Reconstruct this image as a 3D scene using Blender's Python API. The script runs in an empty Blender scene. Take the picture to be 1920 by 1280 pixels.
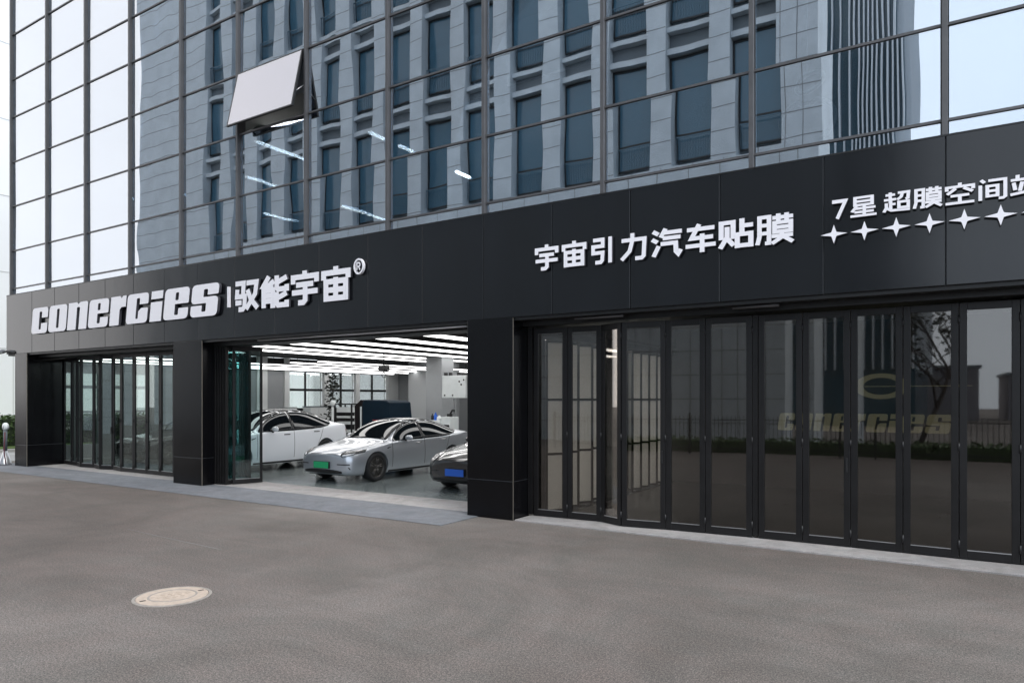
import bpy, bmesh, math, random
from mathutils import Vector, Matrix
from mathutils.bvhtree import BVHTree
R = math.radians
random.seed(7)
S = bpy.context.scene
COL = S.collection

# ------------------------------------------------------------------ camera
TH = math.atan2(840, 1320)
cd = bpy.data.cameras.new('camera')
cam = bpy.data.objects.new('camera', cd)
COL.objects.link(cam)
cam.location = (0, -9.5, 1.95)
cam.rotation_euler = (R(90), 0, TH)
cd.sensor_width = 36
cd.lens = 1320 / 1920 * 36
cd.shift_y = 107 / 1920
cd.clip_start = .05
cd.clip_end = 600
S.camera = cam

# ------------------------------------------------------------------ sky, sun, exposure
W = bpy.data.worlds.new('World')
S.world = W
W.use_nodes = True
nt = W.node_tree
nt.nodes.clear()
out = nt.nodes.new('ShaderNodeOutputWorld')
bg = nt.nodes.new('ShaderNodeBackground')
sky = nt.nodes.new('ShaderNodeTexSky')
sky.sky_type = 'NISHITA'
sky.sun_disc = False
sky.sun_elevation = R(52)
sky.sun_rotation = R(118)
sky.dust_density = 2.0
co = nt.nodes.new('ShaderNodeTexCoord')
mp = nt.nodes.new('ShaderNodeMapping')
mp.inputs['Scale'].default_value = (1, 1, 2.2)
nz = nt.nodes.new('ShaderNodeTexNoise')
nz.inputs['Scale'].default_value = 1.7
nz.inputs['Detail'].default_value = 6
rp = nt.nodes.new('ShaderNodeValToRGB')
rp.color_ramp.elements[0].position = .3
rp.color_ramp.elements[0].color = (.86, .86, .86, 1)
rp.color_ramp.elements[1].position = .7
rp.color_ramp.elements[1].color = (1, 1, 1, 1)
mx = nt.nodes.new('ShaderNodeMix')
mx.data_type = 'RGBA'
nt.links.new(co.outputs['Generated'], mp.inputs['Vector'])
nt.links.new(mp.outputs['Vector'], nz.inputs['Vector'])
nt.links.new(nz.outputs['Fac'], rp.inputs['Fac'])
nt.links.new(rp.outputs['Color'], mx.inputs['Factor'])
nt.links.new(sky.outputs['Color'], mx.inputs['A'])
sx = nt.nodes.new('ShaderNodeSeparateXYZ')
nt.links.new(co.outputs['Generated'], sx.inputs['Vector'])
cr = nt.nodes.new('ShaderNodeMapRange')
cr.inputs['From Min'].default_value = -.75
cr.inputs['From Max'].default_value = .05
nt.links.new(sx.outputs['X'], cr.inputs['Value'])
cl = nt.nodes.new('ShaderNodeMix')
cl.data_type = 'RGBA'
cl.inputs['A'].default_value = (14.6, 14.4, 14.6, 1)
cl.inputs['B'].default_value = (11.6, 13.0, 14.8, 1)
nt.links.new(cr.outputs['Result'], cl.inputs['Factor'])
nt.links.new(cl.outputs['Result'], mx.inputs['B'])
nt.links.new(mx.outputs['Result'], bg.inputs['Color'])
bg.inputs['Strength'].default_value = .1
nt.links.new(bg.outputs['Background'], out.inputs['Surface'])

sl = bpy.data.lights.new('sun', 'SUN')
so = bpy.data.objects.new('sun', sl)
COL.objects.link(so)
sl.energy = 1.5
sl.angle = R(20)
sl.color = (1, .96, .9)
_az, _el = R(118), R(52)
_d = Vector((math.sin(_az) * math.cos(_el), math.cos(_az) * math.cos(_el), math.sin(_el)))
so.rotation_euler = (-_d).to_track_quat('-Z', 'Y').to_euler()

S.view_settings.view_transform = 'Standard'
S.view_settings.look = 'None'
S.view_settings.exposure = .5
S.view_settings.gamma = 1
S.render.engine = 'CYCLES'
S.cycles.use_denoising = True
S.cycles.max_bounces = 10
S.cycles.glossy_bounces = 6
S.cycles.transparent_max_bounces = 24
S.cycles.sample_clamp_indirect = 6
S.cycles.caustics_reflective = False
S.cycles.caustics_refractive = False


# ------------------------------------------------------------------ materials
def mat(name, col, rough=.5, metal=0., spec=.5, coat=0., noise=0., nscale=8., bump=0., bscale=60., emit=0., stretch=None, trans=0.):
    m = bpy.data.materials.new(name)
    m.use_nodes = True
    t = m.node_tree
    p = t.nodes['Principled BSDF']
    c = (*col, 1)
    p.inputs['Base Color'].default_value = c
    p.inputs['Roughness'].default_value = rough
    p.inputs['Metallic'].default_value = metal
    p.inputs['Specular IOR Level'].default_value = spec
    p.inputs['Coat Weight'].default_value = coat
    p.inputs['Coat Roughness'].default_value = .04
    if emit:
        p.inputs['Emission Color'].default_value = c
        p.inputs['Emission Strength'].default_value = emit
    if noise or bump:
        tc = t.nodes.new('ShaderNodeTexCoord')
        mpn = t.nodes.new('ShaderNodeMapping')
        if stretch:
            mpn.inputs['Scale'].default_value = stretch
        t.links.new(tc.outputs['Object'], mpn.inputs['Vector'])
    if noise:
        n = t.nodes.new('ShaderNodeTexNoise')
        n.inputs['Scale'].default_value = nscale
        n.inputs['Detail'].default_value = 6
        n.inputs['Roughness'].default_value = .65
        t.links.new(mpn.outputs['Vector'], n.inputs['Vector'])
        r = t.nodes.new('ShaderNodeValToRGB')
        r.color_ramp.elements[0].position = .3
        r.color_ramp.elements[1].position = .7
        r.color_ramp.elements[0].color = (*[v * (1 - noise) for v in col], 1)
        r.color_ramp.elements[1].color = (*[min(1, v * (1 + noise)) for v in col], 1)
        t.links.new(n.outputs['Fac'], r.inputs['Fac'])
        t.links.new(r.outputs['Color'], p.inputs['Base Color'])
        mr = t.nodes.new('ShaderNodeMapRange')
        mr.inputs['To Min'].default_value = max(0, rough - .08)
        mr.inputs['To Max'].default_value = min(1, rough + .08)
        t.links.new(n.outputs['Fac'], mr.inputs['Value'])
        t.links.new(mr.outputs['Result'], p.inputs['Roughness'])
    if bump:
        n2 = t.nodes.new('ShaderNodeTexNoise')
        n2.inputs['Scale'].default_value = bscale
        n2.inputs['Detail'].default_value = 4
        t.links.new(mpn.outputs['Vector'], n2.inputs['Vector'])
        b = t.nodes.new('ShaderNodeBump')
        b.inputs['Strength'].default_value = 1
        b.inputs['Distance'].default_value = bump
        t.links.new(n2.outputs['Fac'], b.inputs['Height'])
        t.links.new(b.outputs['Normal'], p.inputs['Normal'])
    return m


def glass(name, tint, refl, base, wave=0., rcol=(1, 1, 1), rough=0., wscale=(1.1, 1.1, .45)):
    """clear pane: tinted transparency mixed with a mirror reflection that rises at grazing angles"""
    m = bpy.data.materials.new(name)
    m.use_nodes = True
    t = m.node_tree
    t.nodes.clear()
    o = t.nodes.new('ShaderNodeOutputMaterial')
    tr = t.nodes.new('ShaderNodeBsdfTransparent')
    tr.inputs['Color'].default_value = (*tint, 1)
    gl = t.nodes.new('ShaderNodeBsdfGlossy')
    gl.inputs['Color'].default_value = (*rcol, 1)
    gl.inputs['Roughness'].default_value = rough
    fr = t.nodes.new('ShaderNodeFresnel')
    fr.inputs['IOR'].default_value = 1.5
    mr = t.nodes.new('ShaderNodeMapRange')
    mr.inputs['From Min'].default_value = .04
    mr.inputs['From Max'].default_value = 1
    mr.inputs['To Min'].default_value = base
    mr.inputs['To Max'].default_value = refl
    ms = t.nodes.new('ShaderNodeMixShader')
    t.links.new(fr.outputs['Fac'], mr.inputs['Value'])
    t.links.new(mr.outputs['Result'], ms.inputs['Fac'])
    t.links.new(tr.outputs['BSDF'], ms.inputs[1])
    t.links.new(gl.outputs['BSDF'], ms.inputs[2])
    t.links.new(ms.outputs['Shader'], o.inputs['Surface'])
    if wave:
        tc = t.nodes.new('ShaderNodeTexCoord')
        oi = t.nodes.new('ShaderNodeObjectInfo')
        mpn = t.nodes.new('ShaderNodeMapping')
        mpn.inputs['Scale'].default_value = wscale
        va = t.nodes.new('ShaderNodeVectorMath')
        va.operation = 'MULTIPLY_ADD'
        va.inputs[1].default_value = (37, 37, 37)
        t.links.new(oi.outputs['Random'], va.inputs[0])
        t.links.new(tc.outputs['Object'], mpn.inputs['Vector'])
        t.links.new(mpn.outputs['Vector'], va.inputs[2])
        n = t.nodes.new('ShaderNodeTexNoise')
        n.inputs['Scale'].default_value = 1
        n.inputs['Detail'].default_value = 1.2
        t.links.new(va.outputs['Vector'], n.inputs['Vector'])
        b = t.nodes.new('ShaderNodeBump')
        b.inputs['Strength'].default_value = 1
        b.inputs['Distance'].default_value = wave
        t.links.new(n.outputs['Fac'], b.inputs['Height'])
        t.links.new(b.outputs['Normal'], gl.inputs['Normal'])
    return m


M = {}
M['fascia'] = mat('dark_anodised_panel', (.0035, .0042, .006), .17, 0, .5, noise=.35, nscale=1.6, stretch=(1, 1, .25), bump=.0012, bscale=.7)
M['pillar'] = mat('black_panel', (.003, .003, .0038), .22, 0, .27, noise=.2, nscale=1.5)
M['seam'] = mat('joint_grey', (.05, .053, .058), .5)
M['black'] = mat('black_metal', (.006, .006, .0065), .45, noise=.2, nscale=6)
M['frame'] = mat('dark_door_frame', (.0075, .007, .0075), .42, 0, .35, noise=.2, nscale=5)
M['mullion'] = mat('grey_brown_mullion', (.095, .094, .098), .42, .2, noise=.15, nscale=3)
M['alu'] = mat('aluminium', (.55, .55, .56), .35, .9)
M['curtain'] = glass('curtain_glass', (.60, .66, .69), .95, .43, .0026, (.90, .945, 1.0))
M['door_clear'] = glass('clear_door_glass', (.80, .86, .85), .30, .015)
M['door_side'] = glass('green_door_glass', (.84, .94, .94), .6, .05)
M['door_dark'] = glass('smoked_door_glass', (.66, .645, .63), .8, .086, .0006, (1, .975, .94), .02)
M['win'] = glass('window_glass', (.92, .95, .94), .8, .05)
M['white'] = mat('white_acrylic', (.92, .90, .94), .4)
M['letter_side'] = mat('letter_return', (.06, .06, .07), .5)
M['wallwhite'] = mat('white_paint', (.68, .69, .69), .6, noise=.04, nscale=1.5)
M['wallgrey'] = mat('grey_paint', (.30, .31, .32), .6, noise=.06, nscale=1.5)
M['slab'] = mat('dark_ceiling', (.014, .015, .017), .7, noise=.2, nscale=2)
M['office'] = mat('office_wall', (.17, .185, .19), .7, noise=.1, nscale=1)
M['led'] = mat('led_panel', (1, .99, .98), .5, emit=3.6)
M['tube'] = mat('office_tube', (1, .99, .97), .5, emit=16)
M['rubber'] = mat('tyre_rubber', (.013, .013, .014), .75, bump=.002, bscale=80)
M['rim'] = mat('dark_rim', (.10, .095, .09), .35, .8)
M['silver_paint'] = mat('silver_paint', (.52, .545, .585), .28, .62, coat=.8)
M['white_paint'] = mat('white_car_paint', (.80, .82, .86), .25, 0, coat=1)
M['grey_paint'] = mat('dark_grey_car_paint', (.035, .034, .034), .25, .3, coat=1)
M['black_paint'] = mat('black_car_paint', (.006, .008, .009), .2, 0, coat=.6)
M['carglass'] = mat('car_glass', (.005, .007, .009), .03, 0, .35)
M['lamp'] = mat('lamp_lens', (.02, .022, .025), .1, 0, .5)
M['green'] = mat('green_plate', (.02, .42, .16), .5)
M['blue'] = mat('blue_plate', (.02, .13, .62), .5)
M['chrome'] = mat('chrome', (.6, .6, .6), .15, 1)
M['plastic'] = mat('black_plastic', (.012, .012, .013), .5)
M['navy'] = mat('navy_cover', (.004, .014, .026), .6, 0, .12, noise=.15, nscale=3)
M['brown'] = mat('dark_brown', (.012, .009, .010), .7, 0, .15)
M['machine'] = mat('machine_white', (.72, .75, .75), .45, noise=.05, nscale=3)
M['stone'] = mat('grey_stone', (.49, .53, .555), .7, noise=.12, nscale=.8)
M['stonedark'] = mat('spandrel_panel', (.12, .14, .155), .6, noise=.1, nscale=1)
M['oppglass'] = mat('blue_window', (.045, .115, .165), .15, 0, .6)
M['towerglass'] = mat('tower_glass', (.03, .075, .10), .12, 0, .6)
M['fin'] = mat('tower_fin', (.62, .65, .68), .5)
M['leaf'] = mat('hedge_leaf', (.055, .10, .022), .6, noise=.5, nscale=30)
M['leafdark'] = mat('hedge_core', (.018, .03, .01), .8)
M['bark'] = mat('bark', (.06, .045, .04), .8, noise=.3, nscale=20)
M['evergreen'] = mat('evergreen_leaf', (.03, .035, .028), .7, noise=.4, nscale=30)
M['kerb'] = mat('kerb_stone', (.36, .35, .33), .75, noise=.15, nscale=6)
M['roofgrey'] = mat('distant_wall', (.22, .21, .23), .8, noise=.1, nscale=.5)
M['frost'] = None
M['signbeige'] = mat('interior_letter', (.62, .60, .36), .5, emit=.10)  # faint glow added to the letter colour to keep the sign visible
M['manhole'] = mat('tan_cast_cover', (.46, .37, .30), .7, noise=.18, nscale=14, bump=.002, bscale=90)
M['manring'] = mat('manhole_rim', (.30, .27, .24), .7, noise=.2, nscale=20)
M['slot'] = mat('slot_dark', (.02, .02, .02), .9)
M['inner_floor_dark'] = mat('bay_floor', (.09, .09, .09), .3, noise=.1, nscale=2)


def frosted():
    m = bpy.data.materials.new('frosted_panel')
    m.use_nodes = True
    t = m.node_tree
    t.nodes.clear()
    o = t.nodes.new('ShaderNodeOutputMaterial')
    a = t.nodes.new('ShaderNodeBsdfTranslucent')
    a.inputs['Color'].default_value = (.95, .94, .90, 1)
    d = t.nodes.new('ShaderNodeBsdfDiffuse')
    d.inputs['Color'].default_value = (.7, .7, .66, 1)
    s = t.nodes.new('ShaderNodeMixShader')
    s.inputs[0].default_value = .15
    t.links.new(a.outputs[0], s.inputs[1])
    t.links.new(d.outputs[0], s.inputs[2])
    t.links.new(s.outputs[0], o.inputs[0])
    return m


M['frost'] = frosted()


def ground_mat(name, c1, c2, c3, big, rough=.85, bump=.004, speck=170, gloss=None, grain=.35):
    m = bpy.data.materials.new(name)
    m.use_nodes = True
    t = m.node_tree
    p = t.nodes['Principled BSDF']
    p.inputs['Roughness'].default_value = rough
    tc = t.nodes.new('ShaderNodeTexCoord')

    def noise(scale, detail=6, rough_=.6, dist=0, vec=None):
        n = t.nodes.new('ShaderNodeTexNoise')
        n.inputs['Scale'].default_value = scale
        n.inputs['Detail'].default_value = detail
        n.inputs['Roughness'].default_value = rough_
        n.inputs['Distortion'].default_value = dist
        t.links.new(vec or tc.outputs['Object'], n.inputs['Vector'])
        return n

    def ramp(src, a, b, ca, cb):
        r = t.nodes.new('ShaderNodeValToRGB')
        r.color_ramp.elements[0].position = a
        r.color_ramp.elements[1].position = b
        r.color_ramp.elements[0].color = (*ca, 1)
        r.color_ramp.elements[1].color = (*cb, 1)
        t.links.new(src, r.inputs['Fac'])
        return r

    def mix(mode, fac, a, b):
        x = t.nodes.new('ShaderNodeMix')
        x.data_type = 'RGBA'
        x.blend_type = mode
        if isinstance(fac, (int, float)):
            x.inputs['Factor'].default_value = fac
        else:
            t.links.new(fac, x.inputs['Factor'])
        t.links.new(a, x.inputs['A'])
        t.links.new(b, x.inputs['B'])
        return x.outputs['Result']
    base = ramp(noise(big, 4, .5, .6).outputs['Fac'], .36, .64, c1, c2)
    patch = ramp(noise(big * 4.3, 7, .7, 1.2).outputs['Fac'], .35, .68, (.76, .77, .76), (1.14, 1.12, 1.13))
    col = mix('MULTIPLY', 1, base.outputs['Color'], patch.outputs['Color'])
    # drawn-out tyre scuffs along the frontage
    mpn = t.nodes.new('ShaderNodeMapping')
    mpn.inputs['Scale'].default_value = (.35, 2.2, 1)
    mpn.inputs['Rotation'].default_value = (0, 0, R(12))
    t.links.new(tc.outputs['Object'], mpn.inputs['Vector'])
    scuff = ramp(noise(1.3, 8, .7, .5, mpn.outputs['Vector']).outputs['Fac'], .4, .7, (.92, .92, .92), (1.05, 1.05, 1.05))
    col = mix('MULTIPLY', 1, col, scuff.outputs['Color'])
    sp = ramp(noise(speck, 2, .5).outputs['Fac'], .38, .66, (.52, .52, .52), (1.55, 1.53, 1.50))
    col = mix('MULTIPLY', grain, col, sp.outputs['Color'])
    sp2 = ramp(noise(speck * .42, 3, .7).outputs['Fac'], .36, .66, (.72, .72, .72), (1.28, 1.27, 1.26))
    col = mix('MULTIPLY', grain, col, sp2.outputs['Color'])
    ch = ramp(noise(2.6, 5, .7).outputs['Fac'], .3, .7, (1.04, .985, .985), (.97, 1.0, 1.02))
    col = mix('MULTIPLY', 1, col, ch.outputs['Color'])
    vo = t.nodes.new('ShaderNodeTexVoronoi')
    vo.inputs['Scale'].default_value = 70
    t.links.new(tc.outputs['Object'], vo.inputs['Vector'])
    vr = ramp(vo.outputs['Distance'], .08, .2, c3, (1, 1, 1))
    wn = ramp(noise(60, 1, .5).outputs['Fac'], .6, .66, (0, 0, 0), (1, 1, 1))
    col2 = mix('MULTIPLY', wn.outputs['Color'], col, vr.outputs['Color'])
    t.links.new(col2, p.inputs['Base Color'])
    b = t.nodes.new('ShaderNodeBump')
    b.inputs['Distance'].default_value = bump
    b.inputs['Strength'].default_value = .8
    t.links.new(noise(speck * .8, 3).outputs['Fac'], b.inputs['Height'])
    t.links.new(b.outputs['Normal'], p.inputs['Normal'])
    if gloss:
        rr = t.nodes.new('ShaderNodeMapRange')
        rr.inputs['To Min'].default_value = gloss[0]
        rr.inputs['To Max'].default_value = gloss[1]
        t.links.new(noise(1.5).outputs['Fac'], rr.inputs['Value'])
        t.links.new(rr.outputs['Result'], p.inputs['Roughness'])
    return m


M['asphalt'] = ground_mat('worn_asphalt', (.116, .097, .086), (.184, .169, .154), (.5, .5, .5), .11, speck=92, grain=.95)
M['apron'] = ground_mat('bluish_apron', (.145, .155, .172), (.175, .185, .20), (.7, .7, .7), .5, bump=.003)
M['concrete'] = ground_mat('pale_concrete', (.30, .29, .285), (.36, .35, .34), (.85, .85, .85), .6, bump=.001)
M['epoxy'] = ground_mat('epoxy_floor', (.19, .22, .22), (.25, .285, .28), (.9, .9, .9), .5, .15, .0002, 60, (.08, .25))
M['paving'] = ground_mat('side_paving', (.33, .33, .32), (.38, .38, .36), (.8, .8, .8), .3)
M['grass'] = mat('lawn', (.09, .14, .035), .9, noise=.4, nscale=14, bump=.02, bscale=60)


# ------------------------------------------------------------------ mesh helpers
class MB:
    def __init__(s):
        s.bm = bmesh.new()

    def box(s, x0, x1, y0, y1, z0, z1, mi=0):
        vs = [s.bm.verts.new(v) for v in ((x0, y0, z0), (x1, y0, z0), (x1, y1, z0), (x0, y1, z0), (x0, y0, z1), (x1, y0, z1), (x1, y1, z1), (x0, y1, z1))]
        for f in ((0, 3, 2, 1), (4, 5, 6, 7), (0, 1, 5, 4), (1, 2, 6, 5), (2, 3, 7, 6), (3, 0, 4, 7)):
            s.bm.faces.new([vs[i] for i in f]).material_index = mi
        return s

    def obox(s, p0, p1, t, z0, z1, mi=0, off=0.):
        """upright slab from plan point p0 to p1, thickness t centred on the line (+off)"""
        a, b = Vector(p0), Vector(p1)
        d = (b - a).normalized()
        n = Vector((-d.y, d.x))
        q = [a + n * (off - t / 2), b + n * (off - t / 2), b + n * (off + t / 2), a + n * (off + t / 2)]
        vs = [s.bm.verts.new((v.x, v.y, z)) for z in (z0, z1) for v in q]
        for f in ((0, 3, 2, 1), (4, 5, 6, 7), (0, 1, 5, 4), (1, 2, 6, 5), (2, 3, 7, 6), (3, 0, 4, 7)):
            s.bm.faces.new([vs[i] for i in f]).material_index = mi
        return s

    def rings(s, rings, cap=True, closed=True, mi=0, smooth=False):
        rv = [[s.bm.verts.new(p) for p in r] for r in rings]
        n = len(rv[0])
        for a, b in zip(rv, rv[1:]):
            for i in range(n if closed else n - 1):
                f = s.bm.faces.new((a[i], a[(i + 1) % n], b[(i + 1) % n], b[i]))
                f.material_index = mi
                f.smooth = smooth
        if cap and closed:
            s.bm.faces.new(rv[0][::-1]).material_index = mi
            s.bm.faces.new(rv[-1]).material_index = mi
        return s

    def tube(s, pts, r, n=10, r2=None, mi=0):
        rr = []
        pts = [Vector(p) for p in pts]
        for i, p in enumerate(pts):
            d = (pts[min(i + 1, len(pts) - 1)] - pts[max(i - 1, 0)]).normalized()
            u = d.orthogonal().normalized() if i == 0 else (u - d * u.dot(d)).normalized()
            v = d.cross(u)
            k = r if r2 is None else r + (r2 - r) * i / (len(pts) - 1)
            rr.append([p + (u * math.cos(a) + v * math.sin(a)) * k for a in [2 * math.pi * j / n for j in range(n)]])
        return s.rings(rr, smooth=True, mi=mi)

    def lathe(s, prof, c=(0, 0, 0), axis='Z', n=24, smooth=True, mi=0):
        rr = []
        for r, h in prof:
            ring = []
            for j in range(n):
                a = 2 * math.pi * j / n
                x, y = r * math.cos(a), r * math.sin(a)
                v = {'Z': (x, y, h), 'X': (h, x, y), 'Y': (y, h, x)}[axis]
                ring.append(Vector(v) + Vector(c))
            rr.append(ring)
        return s.rings(rr, smooth=smooth, mi=mi)

    def outline(s, loops, fn, depth, mi_side=1):
        """front face from 2-D loops (first outer, others holes), sides going back by depth. fn(u,v,d)->xyz"""
        edges = []
        lv = []
        for L in loops:
            vs = [s.bm.verts.new(fn(u, v, 0)) for u, v in L]
            lv.append(vs)
            for i in range(len(vs)):
                edges.append(s.bm.edges.new((vs[i], vs[(i + 1) % len(vs)])))
        r = bmesh.ops.triangle_fill(s.bm, use_beauty=True, use_dissolve=False, edges=edges)
        for g in r['geom']:
            if isinstance(g, bmesh.types.BMFace):
                g.material_index = 0
        for L, vs in zip(loops, lv):
            bv = [s.bm.verts.new(fn(u, v, depth)) for u, v in L]
            for i in range(len(vs)):
                j = (i + 1) % len(vs)
                s.bm.faces.new((vs[i], vs[j], bv[j], bv[i])).material_index = mi_side
        return s

    def build(s, name, mats, parent=None, bevel=0., seg=2, smooth=False, recalc=True):
        if recalc:
            bmesh.ops.recalc_face_normals(s.bm, faces=s.bm.faces[:])
        me = bpy.data.meshes.new(name)
        s.bm.to_mesh(me)
        s.bm.free()
        for m in (mats if isinstance(mats, (list, tuple)) else [mats]):
            me.materials.append(m)
        if smooth:
            for p in me.polygons:
                p.use_smooth = True
        o = bpy.data.objects.new(name, me)
        COL.objects.link(o)
        if parent:
            o.parent = parent
        if bevel:
            b = o.modifiers.new('bevel', 'BEVEL')
            b.width = bevel
            b.segments = seg
            b.limit_method = 'ANGLE'
            b.harden_normals = False
        return o


def tag(o, label, cat, group=None):
    o['label'] = label
    o['category'] = cat
    if group:
        o['group'] = group
    return o


def thing(name, label, cat, loc=(0, 0, 0), rz=0, group=None):
    o = bpy.data.objects.new(name, None)
    COL.objects.link(o)
    o.location = loc
    o.rotation_euler = (0, 0, rz)
    o.empty_display_size = .2
    return tag(o, label, cat, group)


def struct(o, kind='structure'):
    o['kind'] = kind
    return o


# ------------------------------------------------------------------ ground
struct(MB().box(-150, 150, -150, 150, -.5, 0).build('ground', M['asphalt']))
b = MB()
prof = [(-.98, .006), (-.93, .009), (-.02, .012), (.30, .0125)]
for i in range(len(prof) - 1):
    (y0, z0), (y1, z1) = prof[i], prof[i + 1]
    x0, x1 = -24.6, -6.72
    vs = [b.bm.verts.new(v) for v in ((x0, y0, z0), (x1, y0, z0), (x1, y1, z1), (x0, y1, z1))]
    b.bm.faces.new(vs)
for x in (-24.6, -6.72):
    vs = [b.bm.verts.new((x, y, z)) for y, z in prof] + [b.bm.verts.new((x, .3, -.02)), b.bm.verts.new((x, -.98, -.02))]
    b.bm.faces.new(vs)
struct(b.build('ramp', M['apron']))
sill = MB()
for x0, x1 in ((-22.44, -15.3), (-14.22, -6.93)):
    sill.box(x0 + .003, x1 - .003, .28, 1.25, -.1, .016)
sill.box(-6.0, 2.6, .0, .75, -.1, .024)
struct(sill.build('pavement', M['concrete'], bevel=.008))
struct(MB().box(-150, -24.8, -1.4, 30, -.1, .02).build('side_pavement', M['paving']))
struct(MB().box(-60, -28.9, 1.0, 26, -.05, .13).build('kerb', M['kerb'], bevel=.02))
struct(MB().box(-60, -29.1, 1.2, 26, .0, .17).build('lawn', M['grass']), 'stuff')

# ------------------------------------------------------------------ the showroom building
B = thing('showroom_building', 'glass fronted office building with black sign band over folding glass showroom doors', 'building', (-10.7, .3, 0))
Binv = Matrix.Translation((10.7, -.3, 0))


def bp(mb, name, mats, parent=None, **k):
    o = mb.build(name, mats, parent or B, **k)
    if not parent:
        o.matrix_parent_inverse = Binv
    return o


XL, XR = -23.7, 2.6
# fascia panels
seams = [XL] + [-.14 - 1.2935 * k for k in range(18, -1, -1)] + [1.2, XR]
seams = [XL] + [s for s in seams[1:] if s > XL + .3]
bp(MB().box(XL + .01, XR - .01, .035, .3, 3.26, 4.955), 'fascia_backing', M['seam'])
for a, c in zip(seams, seams[1:]):
    bp(MB().box(a + .005, c - .005, 0, .034, 3.25, 4.965), 'fascia_panel', M['fascia'], bevel=.006, seg=3)
bp(MB().box(XL, XL + .009, .036, .34, 3.25, 4.96), 'fascia_end', M['fascia'])
bp(MB().box(XL, XR, .0, .12, 4.966, 4.985), 'coping', M['black'])
# soffit, header and running track
bp(MB().box(XL + .02, XR, .305, .80, 3.13, 4.74), 'door_header', M['black'])
bp(MB().box(XL + .02, XR, .04, .303, 3.20, 3.258), 'soffit', M['black'])
for x0, x1 in ((-12.5, -7.0), (-5.0, -4.2), (-2.6, -2.0)):
    bp(MB().tube([(x0, .16, 3.176), (x1, .16, 3.176)], .022, 8), 'door_track', M['alu'] if x0 < -8 else M['mullion'])


def pillar(x0, x1, d=.9):
    b = MB()
    b.box(x0, x1, 0, d, 0.0, .617)
    b.box(x0, x1, 0, d, .626, 3.249)
    o = bp(b, 'pillar', M['pillar'], bevel=.005)
    g = bp(MB().box(x0 + .008, x1 - .008, .006, d - .01, .60, .64), 'joint', M['seam'], o)
    t = bp(MB().box(x1 + .001, x1 + .007, -.002, .012, .0, 3.24), 'edge_trim', mat('edge_trim', (.22, .20, .17), .4, .5), o)
    return o


pillar(-23.16, -22.44, 1.05)
pillar(-15.3, -14.22)
pillar(-6.93, -6.03, .5)
# slabs, floors, walls (showroom level)
bp(MB().box(XL, XR, 1.25, 17, -.2, .010), 'showroom_floor', M['epoxy'])
bp(MB().box(XL + .25, XR - .2, .82, 16.9, 3.62, 4.74), 'showroom_ceiling', M['slab'])
bp(MB().box(XL, XR, 16.9, 17.2, -.1, 14.4), 'back_wall', M['wallgrey'])
bp(MB().box(XR - .18, XR, .35, 16.88, 0, 14.4), 'side_wall', M['wallgrey'])
# left wall: columns, sill wall and glazing
for y0, y1 in ((4.25, 4.75), (8.55, 9.05), (9.9, 10.15), (12.05, 12.35), (13.95, 14.2), (16.1, 16.85)):
    bp(MB().box(XL + .02, -23.42, y0, y1, 0, 3.62), 'column', M['wallwhite'] if y0 > 5 else M['office'])
bp(MB().box(XL + .03, -23.47, .82, 16.88, 3.08, 3.6), 'side_beam', M['slab'])
bp(MB().box(XL + .03, -23.46, 4.76, 8.54, 0, 3.07), 'side_wall', M['wallgrey'])
bp(MB().box(XL + .03, -23.46, 9.06, 9.88, 0, 3.07), 'side_wall', M['wallgrey'])
LW = [(1.25, 1.75), (1.95, 2.55), (3.0, 3.35), (3.6, 4.2)]
for y0, y1 in zip([.82] + [w[1] for w in LW], [w[0] for w in LW] + [4.24]):
    bp(MB().box(XL + .03, -23.46, y0, y1, 0, 3.07), 'side_wall', M['office'])
for y0, y1 in LW + [(10.17, 12.03), (12.37, 13.93), (14.22, 16.08)]:
    f = MB()
    low = .5 if y0 < 5 else 1.55
    f.box(-23.60, -23.50, y0 + .001, y1 - .001, 0.06, low)
    n = max(2, round((y1 - y0) / .95))
    if y0 > 5:
        for i in range(1, n):
            yy = y0 + (y1 - y0) * i / n
            f.box(-23.61, -23.53, yy - .025, yy + .025, low, 3.07)
    f.box(-23.612, -23.528, y0, y1, 2.27, 2.37)
    if y0 < 5:
        f.box(-23.612, -23.52, y0, y1, 1.5, 1.56)
        f.box(-23.612, -23.52, y0, y1, 2.75, 3.07)
    fo = bp(f, 'side_window', M['frame'] if y0 > 5 else M['wallgrey'])
    bp(MB().box(-23.573, -23.565, y0, y1, low, 3.07), 'pane', M['win'], fo)
# free standing column and wall section at the back
bp(MB().box(-16.45, -15.72, 10.5, 11.2, .0105, 3.62), 'column', M['wallgrey'])
bp(MB().box(-19.2, -17.7, 14.0, 14.2, .0105, 3.62), 'column', M['wallgrey'])
bp(MB().box(-20.4, -19.2, 14.1, 14.2, .0105, 3.62), 'column', mat('pale_wall', (.45, .46, .47), .6))

# upper floors
bp(MB().box(XL + .03, XR - .2, .30, 16.88, 4.745, 4.93), 'floor_slab', M['office'])
bp(MB().box(XL + .03, XR - .2, .38, 16.88, 8.22, 8.85), 'floor_slab', M['office'])
bp(MB().box(XL + .03, XR - .2, .38, 16.88, 11.3, 12.0), 'floor_slab', M['office'])
bp(MB().box(XL, XR, .30, 17.2, 14.41, 14.7), 'roof', M['slab'])
bp(MB().box(XL + .03, XR - .2, 8.9, 9.1, 4.94, 14.4), 'office_wall', M['office'])
bp(MB().box(XL, XL + .2, .30, 16.88, 4.99, 14.4), 'side_wall', M['mullion'])
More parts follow.
